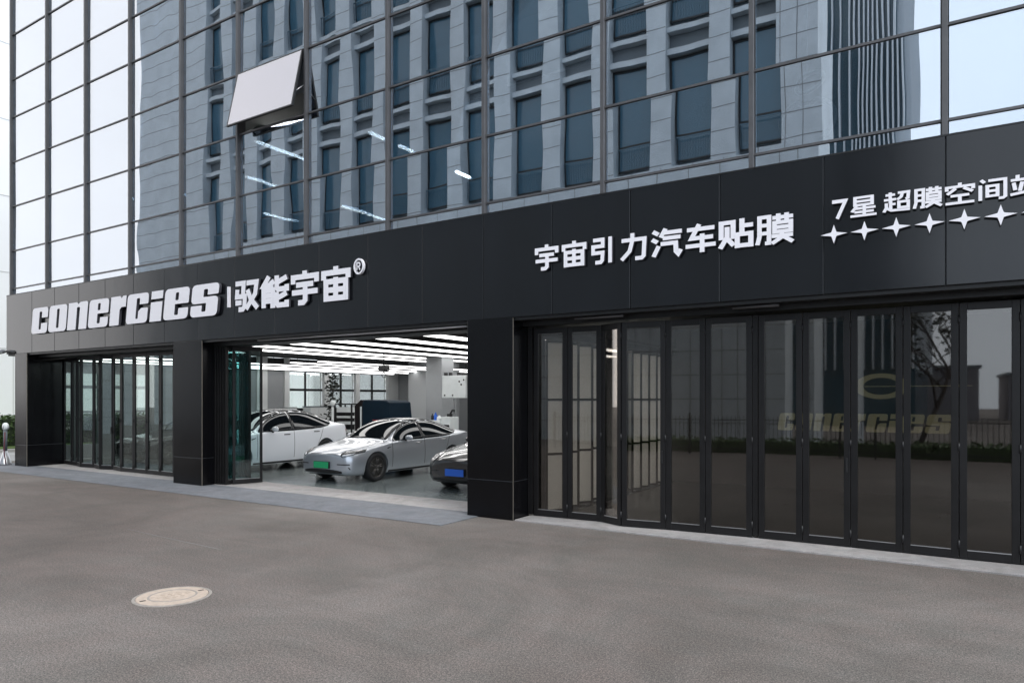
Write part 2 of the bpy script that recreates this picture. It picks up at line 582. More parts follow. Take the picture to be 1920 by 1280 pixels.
# curtain wall
MX = [-23.58] + [-21.44, -19.36, -17.25, -15.12, -13.06, -10.93, -8.77, -6.64, -4.49, -2.33, -.15, 2.02]
ROWS = [4.99, 5.18, 6.29, 7.6, 8.9, 10.22, 11.33, 12.65, 13.98]
for x in MX:
    b = MB()
    b.box(x - .031, x + .031, .04, .25, 4.986, 14.6)
    bp(b, 'mullion', M['mullion'], bevel=.006)
for z in ROWS[1:]:
    bp(MB().box(MX[0], XR, .092, .22, z - .016, z + .016), 'transom', M['mullion'])
rnd = random.Random(4)
OPEN = {(5, 3)}
for i in range(len(MX)):
    x0 = MX[i] + .043
    x1 = (MX[i + 1] if i + 1 < len(MX) else XR) - .043
    for j in range(len(ROWS) - 1):
        z0, z1 = ROWS[j] + .023, ROWS[j + 1] - .023
        cx, cz = (x0 + x1) / 2, (z0 + z1) / 2
        hx, hz = (x1 - x0) / 2, (z1 - z0) / 2
        if (i, j) in OPEN:
            continue
        o = MB().box(-hx, hx, -.006, .006, -hz, hz).build('window_pane', M['curtain'], B)
        o.location = (cx + 10.7, .12 - .3, cz)
        o.rotation_euler = (R(rnd.uniform(-.22, .22)), 0, R(rnd.uniform(-.16, .16)))
for (i, j), ang in zip(sorted(OPEN), (12.5,)):
    x0, x1 = MX[i] + .05, MX[i + 1] - .05
    z0, z1 = ROWS[j] + .03, ROWS[j + 1] - .03
    h = z1 - z0
    w = x1 - x0
    b = MB()
    for args in ((0, .03, -.02, .02, -h, 0), (w - .03, w, -.02, .02, -h, 0), (.03, w - .03, -.02, .02, -.03, 0), (.03, w - .03, -.02, .02, -h, -h + .03)):
        b.box(*args)
    s_ = b.build('open_sash', M['black'], B)
    s_.location = (x0 + 10.7, .05 - .3, z1)
    s_.rotation_euler = (-R(ang), 0, 0)
    p_ = MB().box(.03, w - .03, -.019, -.008, -h + .03, -.03).build('pane', glass('sash_glass', (.30, .30, .36), .95, .33, 0, (.93, .935, .99)), s_)
    st = MB()
    for xx in (.02, w - .02):
        st.tube([(xx, .0, -h * .75), (xx, h * .75 * math.sin(R(ang)) + .03, -h * .75 * .94 + .28)], .008, 6)
    st.build('stay_arm', M['alu'], s_)
em = thing('window_emblem', 'faint white loop shaped emblem hanging behind the upper glass above the star sign', 'emblem', (-1.73, .6, 5.4))
loop = [(.34 * math.sin(a) * (1 + .10 * math.cos(a)), 0, .26 + .30 * math.cos(a) - (.06 if abs(a) < .25 else 0)) for a in [-2.5 + 5.0 * k / 30 for k in range(31)]]
MB().tube(loop, .03, 8).build('outline', M['white'], em)
lf = [(.17 * math.cos(a) + .03, 0, .78 + .12 * math.sin(a) + .05 * math.cos(a)) for a in [2 * math.pi * k / 20 for k in range(21)]]
MB().tube(lf, .028, 8).build('upper_loop', M['white'], em)
MB().tube([(.0, 0, .86), (0, 0, 2.8)], .006, 6).build('wire', M['alu'], em)
# roller blinds just behind the panes
for x0, x1, z0 in ((-10.75, -8.95, 7.10), (-8.6, -6.8, 7.12), (-6.4, -4.65, 7.2)):
    bl = bp(MB().box(x0, x1, .40, .406, z0, 8.215), 'roller_blind', mat('blind_cloth', (.5, .56, .58), .8))
    bp(MB().box(x0, x1, .395, .41, z0 - .03, z0 - .001), 'bottom_bar', M['white'], bl)


# ------------------------------------------------------------------ folding doors
def door(p0, p1, z0, z1, gm, stile=.075, t=.045, hinge=True, handle=False, bottom=.1):
    a, c = Vector(p0), Vector(p1)
    d = (c - a).normalized()
    b = MB()
    b.obox(a + d * .004, a + d * stile, t, z0, z1)
    b.obox(c - d * stile, c - d * .004, t, z0, z1)
    b.obox(a + d * stile, c - d * stile, t, z0, z0 + bottom)
    b.obox(a + d * stile, c - d * stile, t, z1 - .09, z1)
    o = bp(b, 'folding_door', M['frame'], bevel=.004)
    g = MB().obox(a + d * stile, c - d * stile, .008, z0 + bottom, z1 - .09)
    bp(g, 'glass', gm, o)
    bead = MB().obox(a + d * (stile + .002), c - d * (stile + .002), .014, z0 + bottom + .001, z0 + bottom + .009, off=-.016)
    bp(bead, 'glazing_bead', M['alu'], o)
    if hinge:
        for z in (z0 + .12, (z0 + z1) / 2 - .25, z1 - .25):
            bp(MB().tube([(c.x, c.y - .03, z), (c.x, c.y - .03, z + .10)], .012, 8), 'hinge', M['plastic'], o)
    if handle:
        q = c - d * (stile * .5)
        bp(MB().box(q.x - .012, q.x + .012, q.y - .06, q.y - .03, 1.0, 1.18), 'handle', M['plastic'], o)
    return o


Z0, Z1 = .026, 3.128
# right bay (smoked glass)
e3 = [(-5.93, .50), (-5.32, .53), (-4.735, .555), (-4.31, .36), (-3.65, .46), (-3.075, .50), (-2.43, .54), (-2.35, .54), (-1.78, .56), (-1.195, .565), (-.60, .55), (-.01, .545), (.59, .56), (1.18, .56), (1.77, .56), (2.36, .56)]
for k, (a, c) in enumerate(zip(e3, e3[1:])):
    if k == 6:
        continue
    door(a, c, Z0 + .006, 3.10, M['door_dark'], stile=.082, handle=k in (3, 8))
bp(MB().box(-6.02, -5.94, .45, .56, .05, 3.12), 'door_jamb', M['frame'])
bp(MB().box(-2.425, -2.355, .52, .58, .05, 3.1), 'door_jamb', M['frame'])
# left bay (clear glass)
e1 = [(-22.432, 1.0), (-21.83, .93), (-21.47, .90), (-20.95, .74), (-20.42, .84), (-19.85, .70), (-19.42, .84), (-18.78, .70), (-18.2, .72), (-17.6, .72), (-17.0, .72), (-16.4, .72), (-15.8, .72), (-15.33, .72)]
for k, (a, c) in enumerate(zip(e1, e1[1:])):
    door(a, c, Z0, Z1, M['door_clear'], stile=.06, handle=k == 5)
# middle bay: the stack of folded leaves and the half open leaf
for k in range(5):
    x = -14.19 + k * .075
    door((x, .30 + .012 * k), (x + .01, 1.02), Z0, Z1, M['door_side'], stile=.075, t=.05, hinge=True)
door((-13.83, .50), (-13.60, 1.13), Z0, Z1, M['door_side'], stile=.06)


# ------------------------------------------------------------------ signs
def rounded(pts, seg=5):
    """pts: (x, y) or (x, y, radius)"""
    out_ = []
    n = len(pts)
    for i, p in enumerate(pts):
        if len(p) == 2 or p[2] == 0:
            out_.append((p[0], p[1]))
            continue
        P = Vector(p[:2])
        A = Vector(pts[i - 1][:2]) - P
        C = Vector(pts[(i + 1) % n][:2]) - P
        r = p[2]
        r = min(r, A.length * .49, C.length * .49)
        a, c = P + A.normalized() * r, P + C.normalized() * r
        for k in range(seg + 1):
            t = k / seg
            q = a * (1 - t) ** 2 + P * 2 * t * (1 - t) + c * t * t
            out_.append((q.x, q.y))
    return out_


q = 15
LAT = {
    'c': [[(100, 100, q), (100, 60, 4), (62, 60), (62, 84, 4), (46, 84, 4), (46, 15, 4), (60, 15, 4), (60, 39), (100, 39, 4), (100, 0, q), (0, 0, q), (0, 100, q)]],
    'o': [[(100, 100, q), (100, 0, q), (0, 0, q), (0, 100, q)], [(44, 14, 4), (58, 14, 4), (58, 86, 4), (44, 86, 4)]],
    'n': [[(0, 100), (44, 100), (50, 93), (62, 100, 3), (100, 100, 10), (100, 0), (60, 0), (60, 82, 4), (45, 82, 4), (45, 0), (0, 0)]],
    'e': [[(100, 49, 4), (100, 100, q), (0, 100, q), (0, 0, q), (100, 0, q), (100, 35, 3), (60, 35), (60, 14, 4), (45, 14, 4), (45, 49)], [(45, 61, 4), (58, 61, 4), (58, 86, 4), (45, 86, 4)]],
    'r': [[(0, 100), (62, 100), (68, 92), (78, 100, 3), (100, 100), (100, 62), (74, 62), (62, 54), (62, 0), (0, 0)]],
    'g': [[(100, 100, q), (100, 63, 4), (60, 63), (60, 84, 4), (45, 84, 4), (45, 15, 4), (56, 15, 4), (56, 40), (68, 50), (100, 50, 4), (100, 0, q), (0, 0, q), (0, 100, q)]],
    'i': [[(0, 0), (0, 64), (100, 64), (100, 0)], [(0, 74), (0, 100), (100, 100), (100, 74)]],
    's': [[(100, 100, q), (100, 66, 4), (60, 66), (60, 84, 4), (45, 84, 4), (45, 60), (100, 60, q), (100, 0, q), (0, 0, q), (0, 35, 4), (42, 35), (42, 15, 4), (57, 15, 4), (57, 41), (0, 41, q), (0, 100, q)]],
}
CJK = {
    '宇': [[(50, 102), (50, 84)], [(9, 64), (9, 84), (91, 84), (91, 64)], [(20, 60), (80, 60)], [(5, 37), (95, 37)], [(52, 60), (52, 12), (45, 5), (27, 5)]],
    '宙': [[(50, 102), (50, 84)], [(9, 64), (9, 84), (91, 84), (91, 64)], [(17, 0), (17, 58), (83, 58), (83, 0)], [(50, 70), (50, 10)], [(17, 33), (83, 33)], [(17, 8), (83, 8)]],
    '引': [[(9, 92), (48, 92), (48, 67), (9, 67), (9, 42), (48, 42), (46, 12), (40, 5), (18, 5)], [(78, 100), (78, 0)]],
    '力': [[(7, 76), (89, 76), (86, 12), (79, 5), (56, 5)], [(46, 101), (46, 74), (36, 34), (7, 3)]],
    '汽': [[(6, 95), (24, 82)], [(3, 66), (21, 53)], [(8, 2), (25, 40)], [(47, 101), (31, 70)], [(40, 86), (98, 86)], [(38, 66), (94, 66)], [(31, 46), (79, 46), (80, 14), (87, 5), (95, 20)]],
    '车': [[(8, 84), (92, 84)], [(46, 101), (22, 52), (88, 52)], [(4, 25), (96, 25)], [(55, 66), (55, 0)]],
    '贴': [[(8, 34), (8, 92), (42, 92), (42, 34)], [(25, 78), (25, 42), (5, 4)], [(26, 36), (44, 10)], [(67, 101), (67, 50)], [(67, 76), (98, 76)], [(54, 0), (54, 47), (92, 47), (92, 0)], [(54, 8), (92, 8)]],
    '膜': [[(3, 2), (9, 30), (9, 94), (35, 94), (35, 5), (24, 5)], [(9, 66), (35, 66)], [(9, 39), (35, 39)], [(44, 88), (99, 88)], [(60, 101), (60, 76)], [(82, 101), (82, 76)], [(50, 40), (50, 71), (93, 71), (93, 40), (50, 40)], [(50, 55), (93, 55)], [(42, 26), (99, 26)], [(71, 38), (66, 18), (43, 2)], [(72, 24), (99, 2)]],
    '驭': [[(5, 89), (40, 89), (37, 50)], [(13, 70), (11, 46), (45, 46), (43, 12), (36, 4), (18, 4)], [(5, 26), (31, 26)], [(52, 88), (94, 88), (88, 50), (50, 3)], [(56, 66), (70, 34), (98, 3)]],
    '能': [[(28, 99), (8, 71), (45, 71)], [(36, 86), (45, 71)], [(8, 0), (8, 55), (44, 55), (44, 6), (34, 6)], [(8, 38), (44, 38)], [(8, 21), (44, 21)], [(58, 99), (58, 61), (63, 55), (95, 55), (95, 68)], [(95, 91), (58, 76)], [(58, 47), (58, 11), (63, 5), (95, 5), (95, 19)], [(95, 41), (58, 26)]],
    '7': [[(10, 92), (82, 92), (38, 0)]],
    '星': [[(20, 97), (80, 97), (80, 58), (20, 58), (20, 97)], [(20, 77), (80, 77)], [(26, 52), (9, 24)], [(22, 40), (92, 40)], [(18, 21), (86, 21)], [(4, 2), (96, 2)], [(53, 56), (53, 2)]],
    '超': [[(9, 88), (44, 88)], [(26, 101), (26, 46)], [(3, 64), (48, 64)], [(27, 40), (46, 40)], [(12, 48), (12, 24), (3, 2)], [(10, 24), (30, 8), (98, 5)], [(28, 62), (28, 12)], [(54, 94), (93, 94), (91, 62), (82, 59)], [(71, 92), (66, 72), (52, 59)], [(58, 18), (58, 47), (92, 47), (92, 18), (58, 18)]],
    '空': [[(50, 102), (50, 84)], [(8, 66), (8, 84), (92, 84), (92, 66)], [(37, 76), (9, 50)], [(62, 76), (91, 54)], [(20, 40), (80, 40)], [(50, 40), (50, 6)], [(4, 4), (96, 4)]],
    '间': [[(12, 99), (24, 84)], [(10, 74), (10, 0)], [(36, 92), (91, 92), (91, 9), (84, 3), (70, 3)], [(33, 18), (33, 66), (66, 66), (66, 18), (33, 18)], [(33, 42), (66, 42)]],
    '站': [[(24, 101), (24, 82)], [(3, 78), (45, 78)], [(12, 66), (17, 30)], [(38, 66), (31, 24)], [(2, 10), (47, 17)], [(70, 101), (70, 48)], [(70, 74), (98, 74)], [(54, 0), (54, 46), (94, 46), (94, 0)], [(54, 8), (94, 8)]],
    'R': [[(14, 0), (14, 96), (70, 96), (86, 84), (86, 60), (70, 48), (14, 48)], [(56, 48), (88, 0)]],
}


def stroke(pts, w):
    """thick polyline with mitred joints as one ring of points per vertex"""
    P = [Vector(p) for p in pts]
    closed = (P[0] - P[-1]).length < 1e-6
    if closed:
        P = P[:-1]
    n = len(P)
    L, Rr = [], []
    for i in range(n):
        pr = P[i - 1] if (i > 0 or closed) else None
        nx = P[(i + 1) % n] if (i < n - 1 or closed) else None
        d0 = (P[i] - pr).normalized() if pr is not None else (nx - P[i]).normalized()
        d1 = (nx - P[i]).normalized() if nx is not None else d0
        n0, n1 = Vector((-d0.y, d0.x)), Vector((-d1.y, d1.x))
        m = (n0 + n1).normalized()
        k = w / 2 / max(.42, m.dot(n0))
        L.append(P[i] + m * k)
        Rr.append(P[i] - m * k)
    return L, Rr, closed


def glyph(mb, strokes, fn, w, depth):
    for si, st in enumerate(strokes):
        L, Rr, closed = stroke(st, w)
        off = -.0006 * si
        ring = []
        for a, c in zip(L, Rr):
            ring.append([mb.bm.verts.new(fn(a.x, a.y, off)), mb.bm.verts.new(fn(c.x, c.y, off)), mb.bm.verts.new(fn(c.x, c.y, depth)), mb.bm.verts.new(fn(a.x, a.y, depth))])
        n = len(ring)
        for i in range(n if closed else n - 1):
            r0, r1 = ring[i], ring[(i + 1) % n]
            for k in range(4):
                f = mb.bm.faces.new((r0[k], r0[(k + 1) % 4], r1[(k + 1) % 4], r1[k]))
                f.material_index = 0 if k == 0 else 1
        if not closed:
            for r0 in (ring[0], ring[-1]):
                mb.bm.faces.new(r0).material_index = 1


LM = [M['white'], M['letter_side']]


def place_char(parent, inv, ch, x0, x1, z0, z1, yf=-.06, depth=.045, w=13.5, name='character', mats=LM):
    fn = lambda u, v, d: (x0 + (x1 - x0) * u / 100, yf + d, z0 + (z1 - z0) * v / 100)
    b = MB()
    glyph(b, CJK[ch], fn, w, depth)
    o = b.build(name, mats, parent)
    o.matrix_parent_inverse = inv
    return o


def place_latin(parent, inv, ch, x0, x1, z0, z1, slant, yf=-.08, depth=.065, mats=LM):
    fn = lambda u, v, d: (x0 + (x1 - x0) * u / 100 + slant * v / 100, yf + d, z0 + (z1 - z0) * v / 100)
    b = MB()
    loops = [rounded(L) for L in LAT[ch]]
    if ch == 'i':
        for L in loops:
            b.outline([L], fn, depth)
    else:
        b.outline(loops, fn, depth)
    o = b.build('letter', mats, parent)
    o.matrix_parent_inverse = inv
    return o


def inv_of(loc):
    return Matrix.Translation(-Vector(loc))


# main sign
loc = (-16.4, -.085, 3.75)
SG = thing('main_sign', 'white slanted latin lettering with four white chinese characters on the left of the black band', 'sign', loc)
iv = inv_of(loc)
xs = [(-22.16, -20.98), (-20.90, -19.72), (-19.62, -18.47), (-18.36, -17.20), (-17.06, -16.28), (-16.05, -14.98), (-14.80, -14.08)]
lat_edges = [('c', 58.0, 87), ('o', 89.5, 122.5), ('n', 125, 161), ('e', 164, 200.5), ('r', 204, 232.5), ('g', 235, 274.5), ('i', 279.5, 301), ('e', 305, 350.5), ('s', 355.5, 405.5)]


def px2x(px):
    # plan position along the sign band of a picture column
    dx = -.5369 * 1320 + .8437 * (px - 960)
    dy = .8437 * 1320 + .5369 * (px - 960)
    return dx / dy * 9.415


for ch, a, c in lat_edges:
    place_latin(SG, iv, ch, px2x(a), px2x(c), 3.755, 4.462, .11)
o = MB().box(px2x(424), px2x(427), -.06, -.01, 3.90, 4.34).build('divider', M['white'], SG)
o.matrix_parent_inverse = iv
for ch, a, c in (('驭', 437.5, 482), ('能', 488.5, 538.5), ('宇', 543, 596.5), ('宙', 600, 656)):
    place_char(SG, iv, ch, px2x(a), px2x(c), 3.80, 4.44, w=16.5)
cx, cz = px2x(671.2), 4.385
b = MB()
ring = [[(cx + r * math.cos(t), -.075 + d, cz + r * math.sin(t) * 1.18) for t in [2 * math.pi * k / 32 for k in range(32)]] for r, d in ((.125, 0), (.125, .05), (.098, .05), (.098, 0), (.125, 0))]
b.rings(ring, cap=False)
glyph(b, CJK['R'], lambda u, v, d: (cx - .052 + .104 * u / 100, -.075 + d, cz - .07 + .14 * v / 100), 22, .05)
o = b.build('registered_mark', LM, SG)
o.matrix_parent_inverse = iv
# service sign
loc = (-3.7, -.075, 3.93)
SG2 = thing('service_sign', 'row of eight large white chinese characters over the right hand folding doors', 'sign', loc)
iv = inv_of(loc)
for ch, a, c in (('宇', 1000.5, 1046.5), ('宙', 1051, 1099), ('引', 1106.5, 1153), ('力', 1160.5, 1213), ('汽', 1219.5, 1278.5), ('车', 1282, 1343.5), ('贴', 1346, 1412.5), ('膜', 1417, 1487)):
    place_char(SG2, iv, ch, px2x(a), px2x(c), 3.935, 4.315, w=12.5 if ch == '膜' else 14.5)
# star sign
loc = (-.3, -.075, 3.97)
SG3 = thing('star_sign', 'white characters above a row of pointed white stars on the black band', 'sign', loc)
iv = inv_of(loc)
for ch, a, c in (('7', 1556, 1591), ('星', 1592, 1645.5), ('超', 1655.5, 1707), ('膜', 1712.5, 1766), ('空', 1770.5, 1829.5), ('间', 1832.5, 1890.5), ('站', 1893.5, 1956)):
    place_char(SG3, iv, ch, px2x(a), px2x(c), 4.155, 4.385, w=12.5 if ch != '7' else 19)
for k in range(7):
    sx = -1.309 + .3375 * k
    loop = []
    for j in range(4):
        a = math.pi / 2 * j
        ax = (.152, .116)[j % 2]
        loop.append((ax * math.cos(a), ax * math.sin(a)))
        for t in (.3, .5, .7):
            a2 = a + math.pi / 2 * t
            rr = .036 if t == .5 else .045
            loop.append((rr * math.cos(a2) * (1.15), rr * math.sin(a2)))
    b = MB()
    b.outline([loop], lambda u, v, d: (sx + u, -.07 + d, 3.97 + v), .05)
    o = b.build('star', LM, SG3)
    o.matrix_parent_inverse = iv

# ------------------------------------------------------------------ ceiling lights
ORD = ['first', 'second', 'third', 'fourth', 'fifth', 'sixth', 'seventh', 'eighth', 'ninth', 'tenth', 'eleventh']
for k, x in enumerate([-7.75, -9.2, -10.65, -12.2, -13.8, -15.4, -17.0, -18.4]):
    t = thing('ceiling_light', '%s showroom ceiling light strip counted leftwards from the pillar by the smoked doors' % ORD[k], 'ceiling light', (x, 8.6, 3.46), 0, 'light strips on the showroom ceiling')
    MB().box(-.23, .23, -7.3, 5.4, .012, .15).build('housing', M['black'], t)
    MB().box(-.20, .20, -7.28, 5.38, -.012, .011).build('diffuser', M['led'], t)
for k, x in enumerate([-17.1, -18.4, -20.0, -21.6, -23.0]):
    t = thing('ceiling_light', '%s strip from the top of the low hung light group before the left wall' % ORD[k], 'ceiling light', (x, 9, 3.12), 0, 'low hung light strips by the left wall')
    MB().box(-.09, .09, -3.0 if k < 2 else -7.3, 7.0, .012, .05).build('housing', M['black'], t)
    MB().box(-.075, .075, -2.98 if k < 2 else -7.28, 6.98, -.012, .011).build('diffuser', M['led'], t)
    for yy in (6.6,) + (() if k < 2 else (0, -6.5)):
        MB().tube([(0, yy, .05), (0, yy, .49)], .008, 6).build('hanger', M['plastic'], t)
n = 0
for x, y0, y1, z, lab in ((-13.72, 1.04, 2.5, 7.9, 'bright upstairs tube crossing just below the propped open window'), (-16.12, 6.03, 7.94, 7.9, 'long low upstairs tube just above the black band near its registered mark'), (-11.12, 2.03, 2.64, 7.9, 'upstairs tube at the mullion one bay right of the propped window'), (-11.12, 3.02, 3.5, 7.9, 'very short upstairs tube just under the pale blind edge'), (-16.12, 2.56, 3.6, 7.9, 'short upstairs tube lower left below the propped open window'), (-18.82, 5.27, 6.32, 7.9, 'lowest leftmost upstairs tube above the four characters of the main sign'), (-11.12, 5.25, 5.83, 7.9, 'rightmost small upstairs tube above the blank part of the band')):
    t = thing('tube_light', lab, 'tube light', (x, (y0 + y1) / 2, z), 0, 'tube lights in the upstairs office')
    l = (y1 - y0) / 2
    MB().box(-.05, .05, -l, l, .012, .31).build('hanger', M['office'], t)
    MB().box(-.035, .035, -l, l, -.04, .011).build('lamp', M['tube'], t)

# ------------------------------------------------------------------ cars (nose towards -y)
def lerp_tab(tab, y):
    if y <= tab[0][0]:
        return tab[0][1]
    for (a, va), (c, vc) in zip(tab, tab[1:]):
        if y <= c:
            t = (y - a) / (c - a)
            return va + (vc - va) * t
    return tab[-1][1]


#       y      zbot  wbot  wmid  zmid  wsh   zsh   wrail zrail ztop
CAGE = [
    (-2.36, 0.26, 0.5, 0.58, 0.46, 0.5, 0.6, 0.3, 0.635, 0.645),
    (-2.31, 0.2, 0.62, 0.72, 0.44, 0.66, 0.645, 0.42, 0.69, 0.7),
    (-2.18, 0.17, 0.74, 0.835, 0.45, 0.78, 0.67, 0.5, 0.725, 0.745),
    (-1.95, 0.17, 0.8, 0.895, 0.5, 0.855, 0.74, 0.56, 0.795, 0.82),
    (-1.5, 0.17, 0.82, 0.92, 0.54, 0.885, 0.814, 0.62, 0.849, 0.869),
    (-1.1, 0.17, 0.84, 0.925, 0.55, 0.895, 0.879, 0.68, 0.904, 0.924),
    (-0.92, 0.17, 0.85, 0.925, 0.55, 0.897, 0.899, 0.705, 0.944, 0.969),
    (-0.55, 0.17, 0.85, 0.925, 0.55, 0.897, 0.91, 0.655, 1.205, 1.245),
    (-0.1, 0.17, 0.85, 0.925, 0.55, 0.897, 0.915, 0.59, 1.365, 1.405),
    (0.35, 0.17, 0.85, 0.925, 0.55, 0.897, 0.925, 0.565, 1.4, 1.445),
    (0.8, 0.17, 0.85, 0.925, 0.55, 0.9, 0.94, 0.555, 1.388, 1.438),
    (1.25, 0.17, 0.84, 0.92, 0.56, 0.9, 0.965, 0.55, 1.292, 1.345),
    (1.65, 0.18, 0.83, 0.915, 0.58, 0.885, 0.99, 0.56, 1.165, 1.21),
    (1.98, 0.2, 0.79, 0.89, 0.6, 0.845, 1.045, 0.6, 1.075, 1.095),
    (2.22, 0.26, 0.72, 0.84, 0.62, 0.79, 1.025, 0.6, 1.055, 1.07),
    (2.32, 0.34, 0.64, 0.77, 0.64, 0.72, 0.97, 0.55, 0.995, 1),
    (2.36, 0.42, 0.56, 0.66, 0.66, 0.6, 0.9, 0.45, 0.92, 0.925),
]


def car_body():
    b = bmesh.new()
    rows = []
    for (y, zb, wb, wm, zm, ws, zs, wr, zr, zt) in CAGE:
        wg, zg = ws * .52 + wr * .48, zs * .48 + zr * .52
        if zr - zs > .12:
            wg += .018
        half = [(0, zb), (wb * .6, zb), (wb, zb + .01), (wm * .985, zm - .22 if zm - .22 > zb + .05 else zb + .06), (wm, zm), (wm - .004, zm + (zs - zm) * .55), (ws, zs), (wg, zg), (wr, zr), (wr * .55, zr + (zt - zr) * .72), (0, zt)]
        ring = [b.verts.new((x, y, z)) for x, z in half]
        ring += [b.verts.new((-x, y, z)) for x, z in half[-2:0:-1]]
        rows.append(ring)
    n = len(rows[0])
    cl = b.edges.layers.float.new('crease_edge')
    for r0, r1 in zip(rows, rows[1:]):
        for i in range(n):
            f = b.faces.new((r0[i], r0[(i + 1) % n], r1[(i + 1) % n], r1[i]))
            f.smooth = True
    for ring in (rows[0], rows[-1]):
        h = n // 2
        for i in range(h):
            a, c, d, e = ring[i], ring[i + 1], ring[(n - i - 1) % n], ring[(n - i) % n]
            vs = []
            for v in (a, c, d, e):
                if v not in vs:
                    vs.append(v)
            if len(vs) >= 3:
                b.faces.new(vs)
    for r0, r1 in zip(rows, rows[1:]):
        for i, cr in ((2, .6), (n - 2, .6), (6, .45), (n - 6, .45), (8, .25), (n - 8, .25)):
            e = b.edges.get((r0[i], r1[i]))
            if e:
                e[cl] = cr
    bmesh.ops.recalc_face_normals(b, faces=b.faces[:])
    return b


def evaluated(o):
    dg = bpy.context.evaluated_depsgraph_get()
    dg.update()
    me = bpy.data.meshes.new_from_object(o.evaluated_get(dg), depsgraph=dg)
    return me


AX = (-1.50, 1.375)
_b = car_body()
_me = bpy.data.meshes.new('car_cage')
_b.to_mesh(_me)
_b.free()
_o = bpy.data.objects.new('car_cage', _me)
COL.objects.link(_o)
_m = _o.modifiers.new('sub', 'SUBSURF')
_m.levels = 3
_m.render_levels = 3
BODY0 = evaluated(_o)
_tb = bmesh.new()
_tb.from_mesh(BODY0)
TREE = BVHTree.FromBMesh(_tb)
_tb.free()
# wheel arch pockets
_o.data = BODY0
_o.modifiers.clear()
_me.materials.append(M['silver_paint'])
BODY0.materials.clear()
BODY0.materials.append(M['silver_paint'])
BODY0.materials.append(M['plastic'])
_cut = MB()
for ya in AX:
    for sx in (-1, 1):
        x0, x1 = sorted((sx * .60, sx * 1.2))
        _cut.lathe([(.375, x0), (.375, x1)], (0, ya, .335), 'X', 40, mi=1)
_co = _cut.build('arch_cutter', [M['silver_paint'], M['plastic']])
_bm = _o.modifiers.new('arch', 'BOOLEAN')
_bm.operation = 'DIFFERENCE'
_bm.solver = 'EXACT'
_bm.object = _co
BODY = evaluated(_o)
bpy.data.objects.remove(_o)
bpy.data.objects.remove(_co)
BODY.name = 'car_body'


def shell(name, rows, direction, parent, m, off=.005, thick=.0, smooth=True, snap=True):
    """grid of points thrown along `direction` on to the body, lifted by `off`"""
    bm = bmesh.new()
    d = Vector(direction).normalized()
    g = []
    for r in rows:
        line = []
        for p in r:
            p = Vector(p)
            h, nrm, _, _ = TREE.ray_cast(p - d * 3, d)
            if h is None:
                h, nrm, _, _ = TREE.find_nearest(p)
            line.append(bm.verts.new(h + nrm * off))
        g.append(line)
    for a, c in zip(g, g[1:]):
        for i in range(len(a) - 1):
            try:
                f = bm.faces.new((a[i], a[i + 1], c[i + 1], c[i]))
                f.smooth = smooth
            except ValueError:
                pass
    bmesh.ops.recalc_face_normals(bm, faces=bm.faces[:])
    me = bpy.data.meshes.new(name)
    bm.to_mesh(me)
    bm.free()
    me.materials.append(m)
    o = bpy.data.objects.new(name, me)
    COL.objects.link(o)
    o.parent = parent
    so_ = o.modifiers.new('thickness', 'SOLIDIFY')
    so_.thickness = .006
    so_.offset = 0
    return o


def fr(a, c, n):
    return [a + (c - a) * i / n for i in range(n + 1)]


WTOP = [(-.90, .926), (-.74, 1.045), (-.5, 1.195), (-.25, 1.300), (.05, 1.362), (.4, 1.386), (.75, 1.375), (1.05, 1.325), (1.3, 1.258), (1.5, 1.192), (1.64, 1.138), (1.71, 1.105)]
WBOT = [(-.90, .915), (-.5, .918), (.2, .928), (.8, .944), (1.2, .966), (1.5, 1.010), (1.64, 1.060), (1.71, 1.10)]


def side_window(y0, y1, sx, parent, m, name='side_window'):
    rows = []
    for y in fr(y0, y1, max(4, int((y1 - y0) / .04))):
        z0, z1 = lerp_tab(WBOT, y), lerp_tab(WTOP, y) + .014 * max(0, math.sin(math.pi * (y + .90) / 2.61))
        rows.append([(sx * 1.5, y, z) for z in fr(z0, z1, 8)])
    return shell(name, rows, (-sx, 0, 0), parent, m)


def wheel(parent, x, y, sx, rimm):
    w = MB()
    prof_ = [(.225, -.10), (.30, -.112), (.325, -.10), (.335, -.07), (.335, .07), (.325, .10), (.30, .112), (.225, .10), (.222, .04), (.222, -.04), (.225, -.10)]
    w.lathe(prof_, (0, 0, 0), 'X', 36)
    t = w.build('wheel', M['rubber'], parent)
    t.location = (x, y, .335)
    r = MB()
    r.lathe([(.226, .085), (.232, .105), (.222, .108), (.212, .06), (.205, -.04), (.226, -.06)], (0, 0, 0), 'X', 36)
    for k in range(5):
        for dd in (-.16, .16):
            a = 2 * math.pi * k / 5 + .2
            p0 = Vector((.075, .045 * math.cos(a + dd * 1.2), .045 * math.sin(a + dd * 1.2)))
            p1 = Vector((.088, .215 * math.cos(a + dd), .215 * math.sin(a + dd)))
            r.tube([p0, (p0 + p1) / 2 + Vector((.006, 0, 0)), p1], .019, 6, .014)
    r.lathe([(.0, .05), (.06, .05), (.062, .085), (.03, .095), (0, .095)], (0, 0, 0), 'X', 20)
    r.lathe([(.0, -.05), (.175, -.05), (.175, -.02), (0, -.02)], (0, 0, 0), 'X', 28)
    ro = r.build('rim', rimm, t)
    if sx < 0:
        ro.rotation_euler = (0, 0, math.pi)
    return t


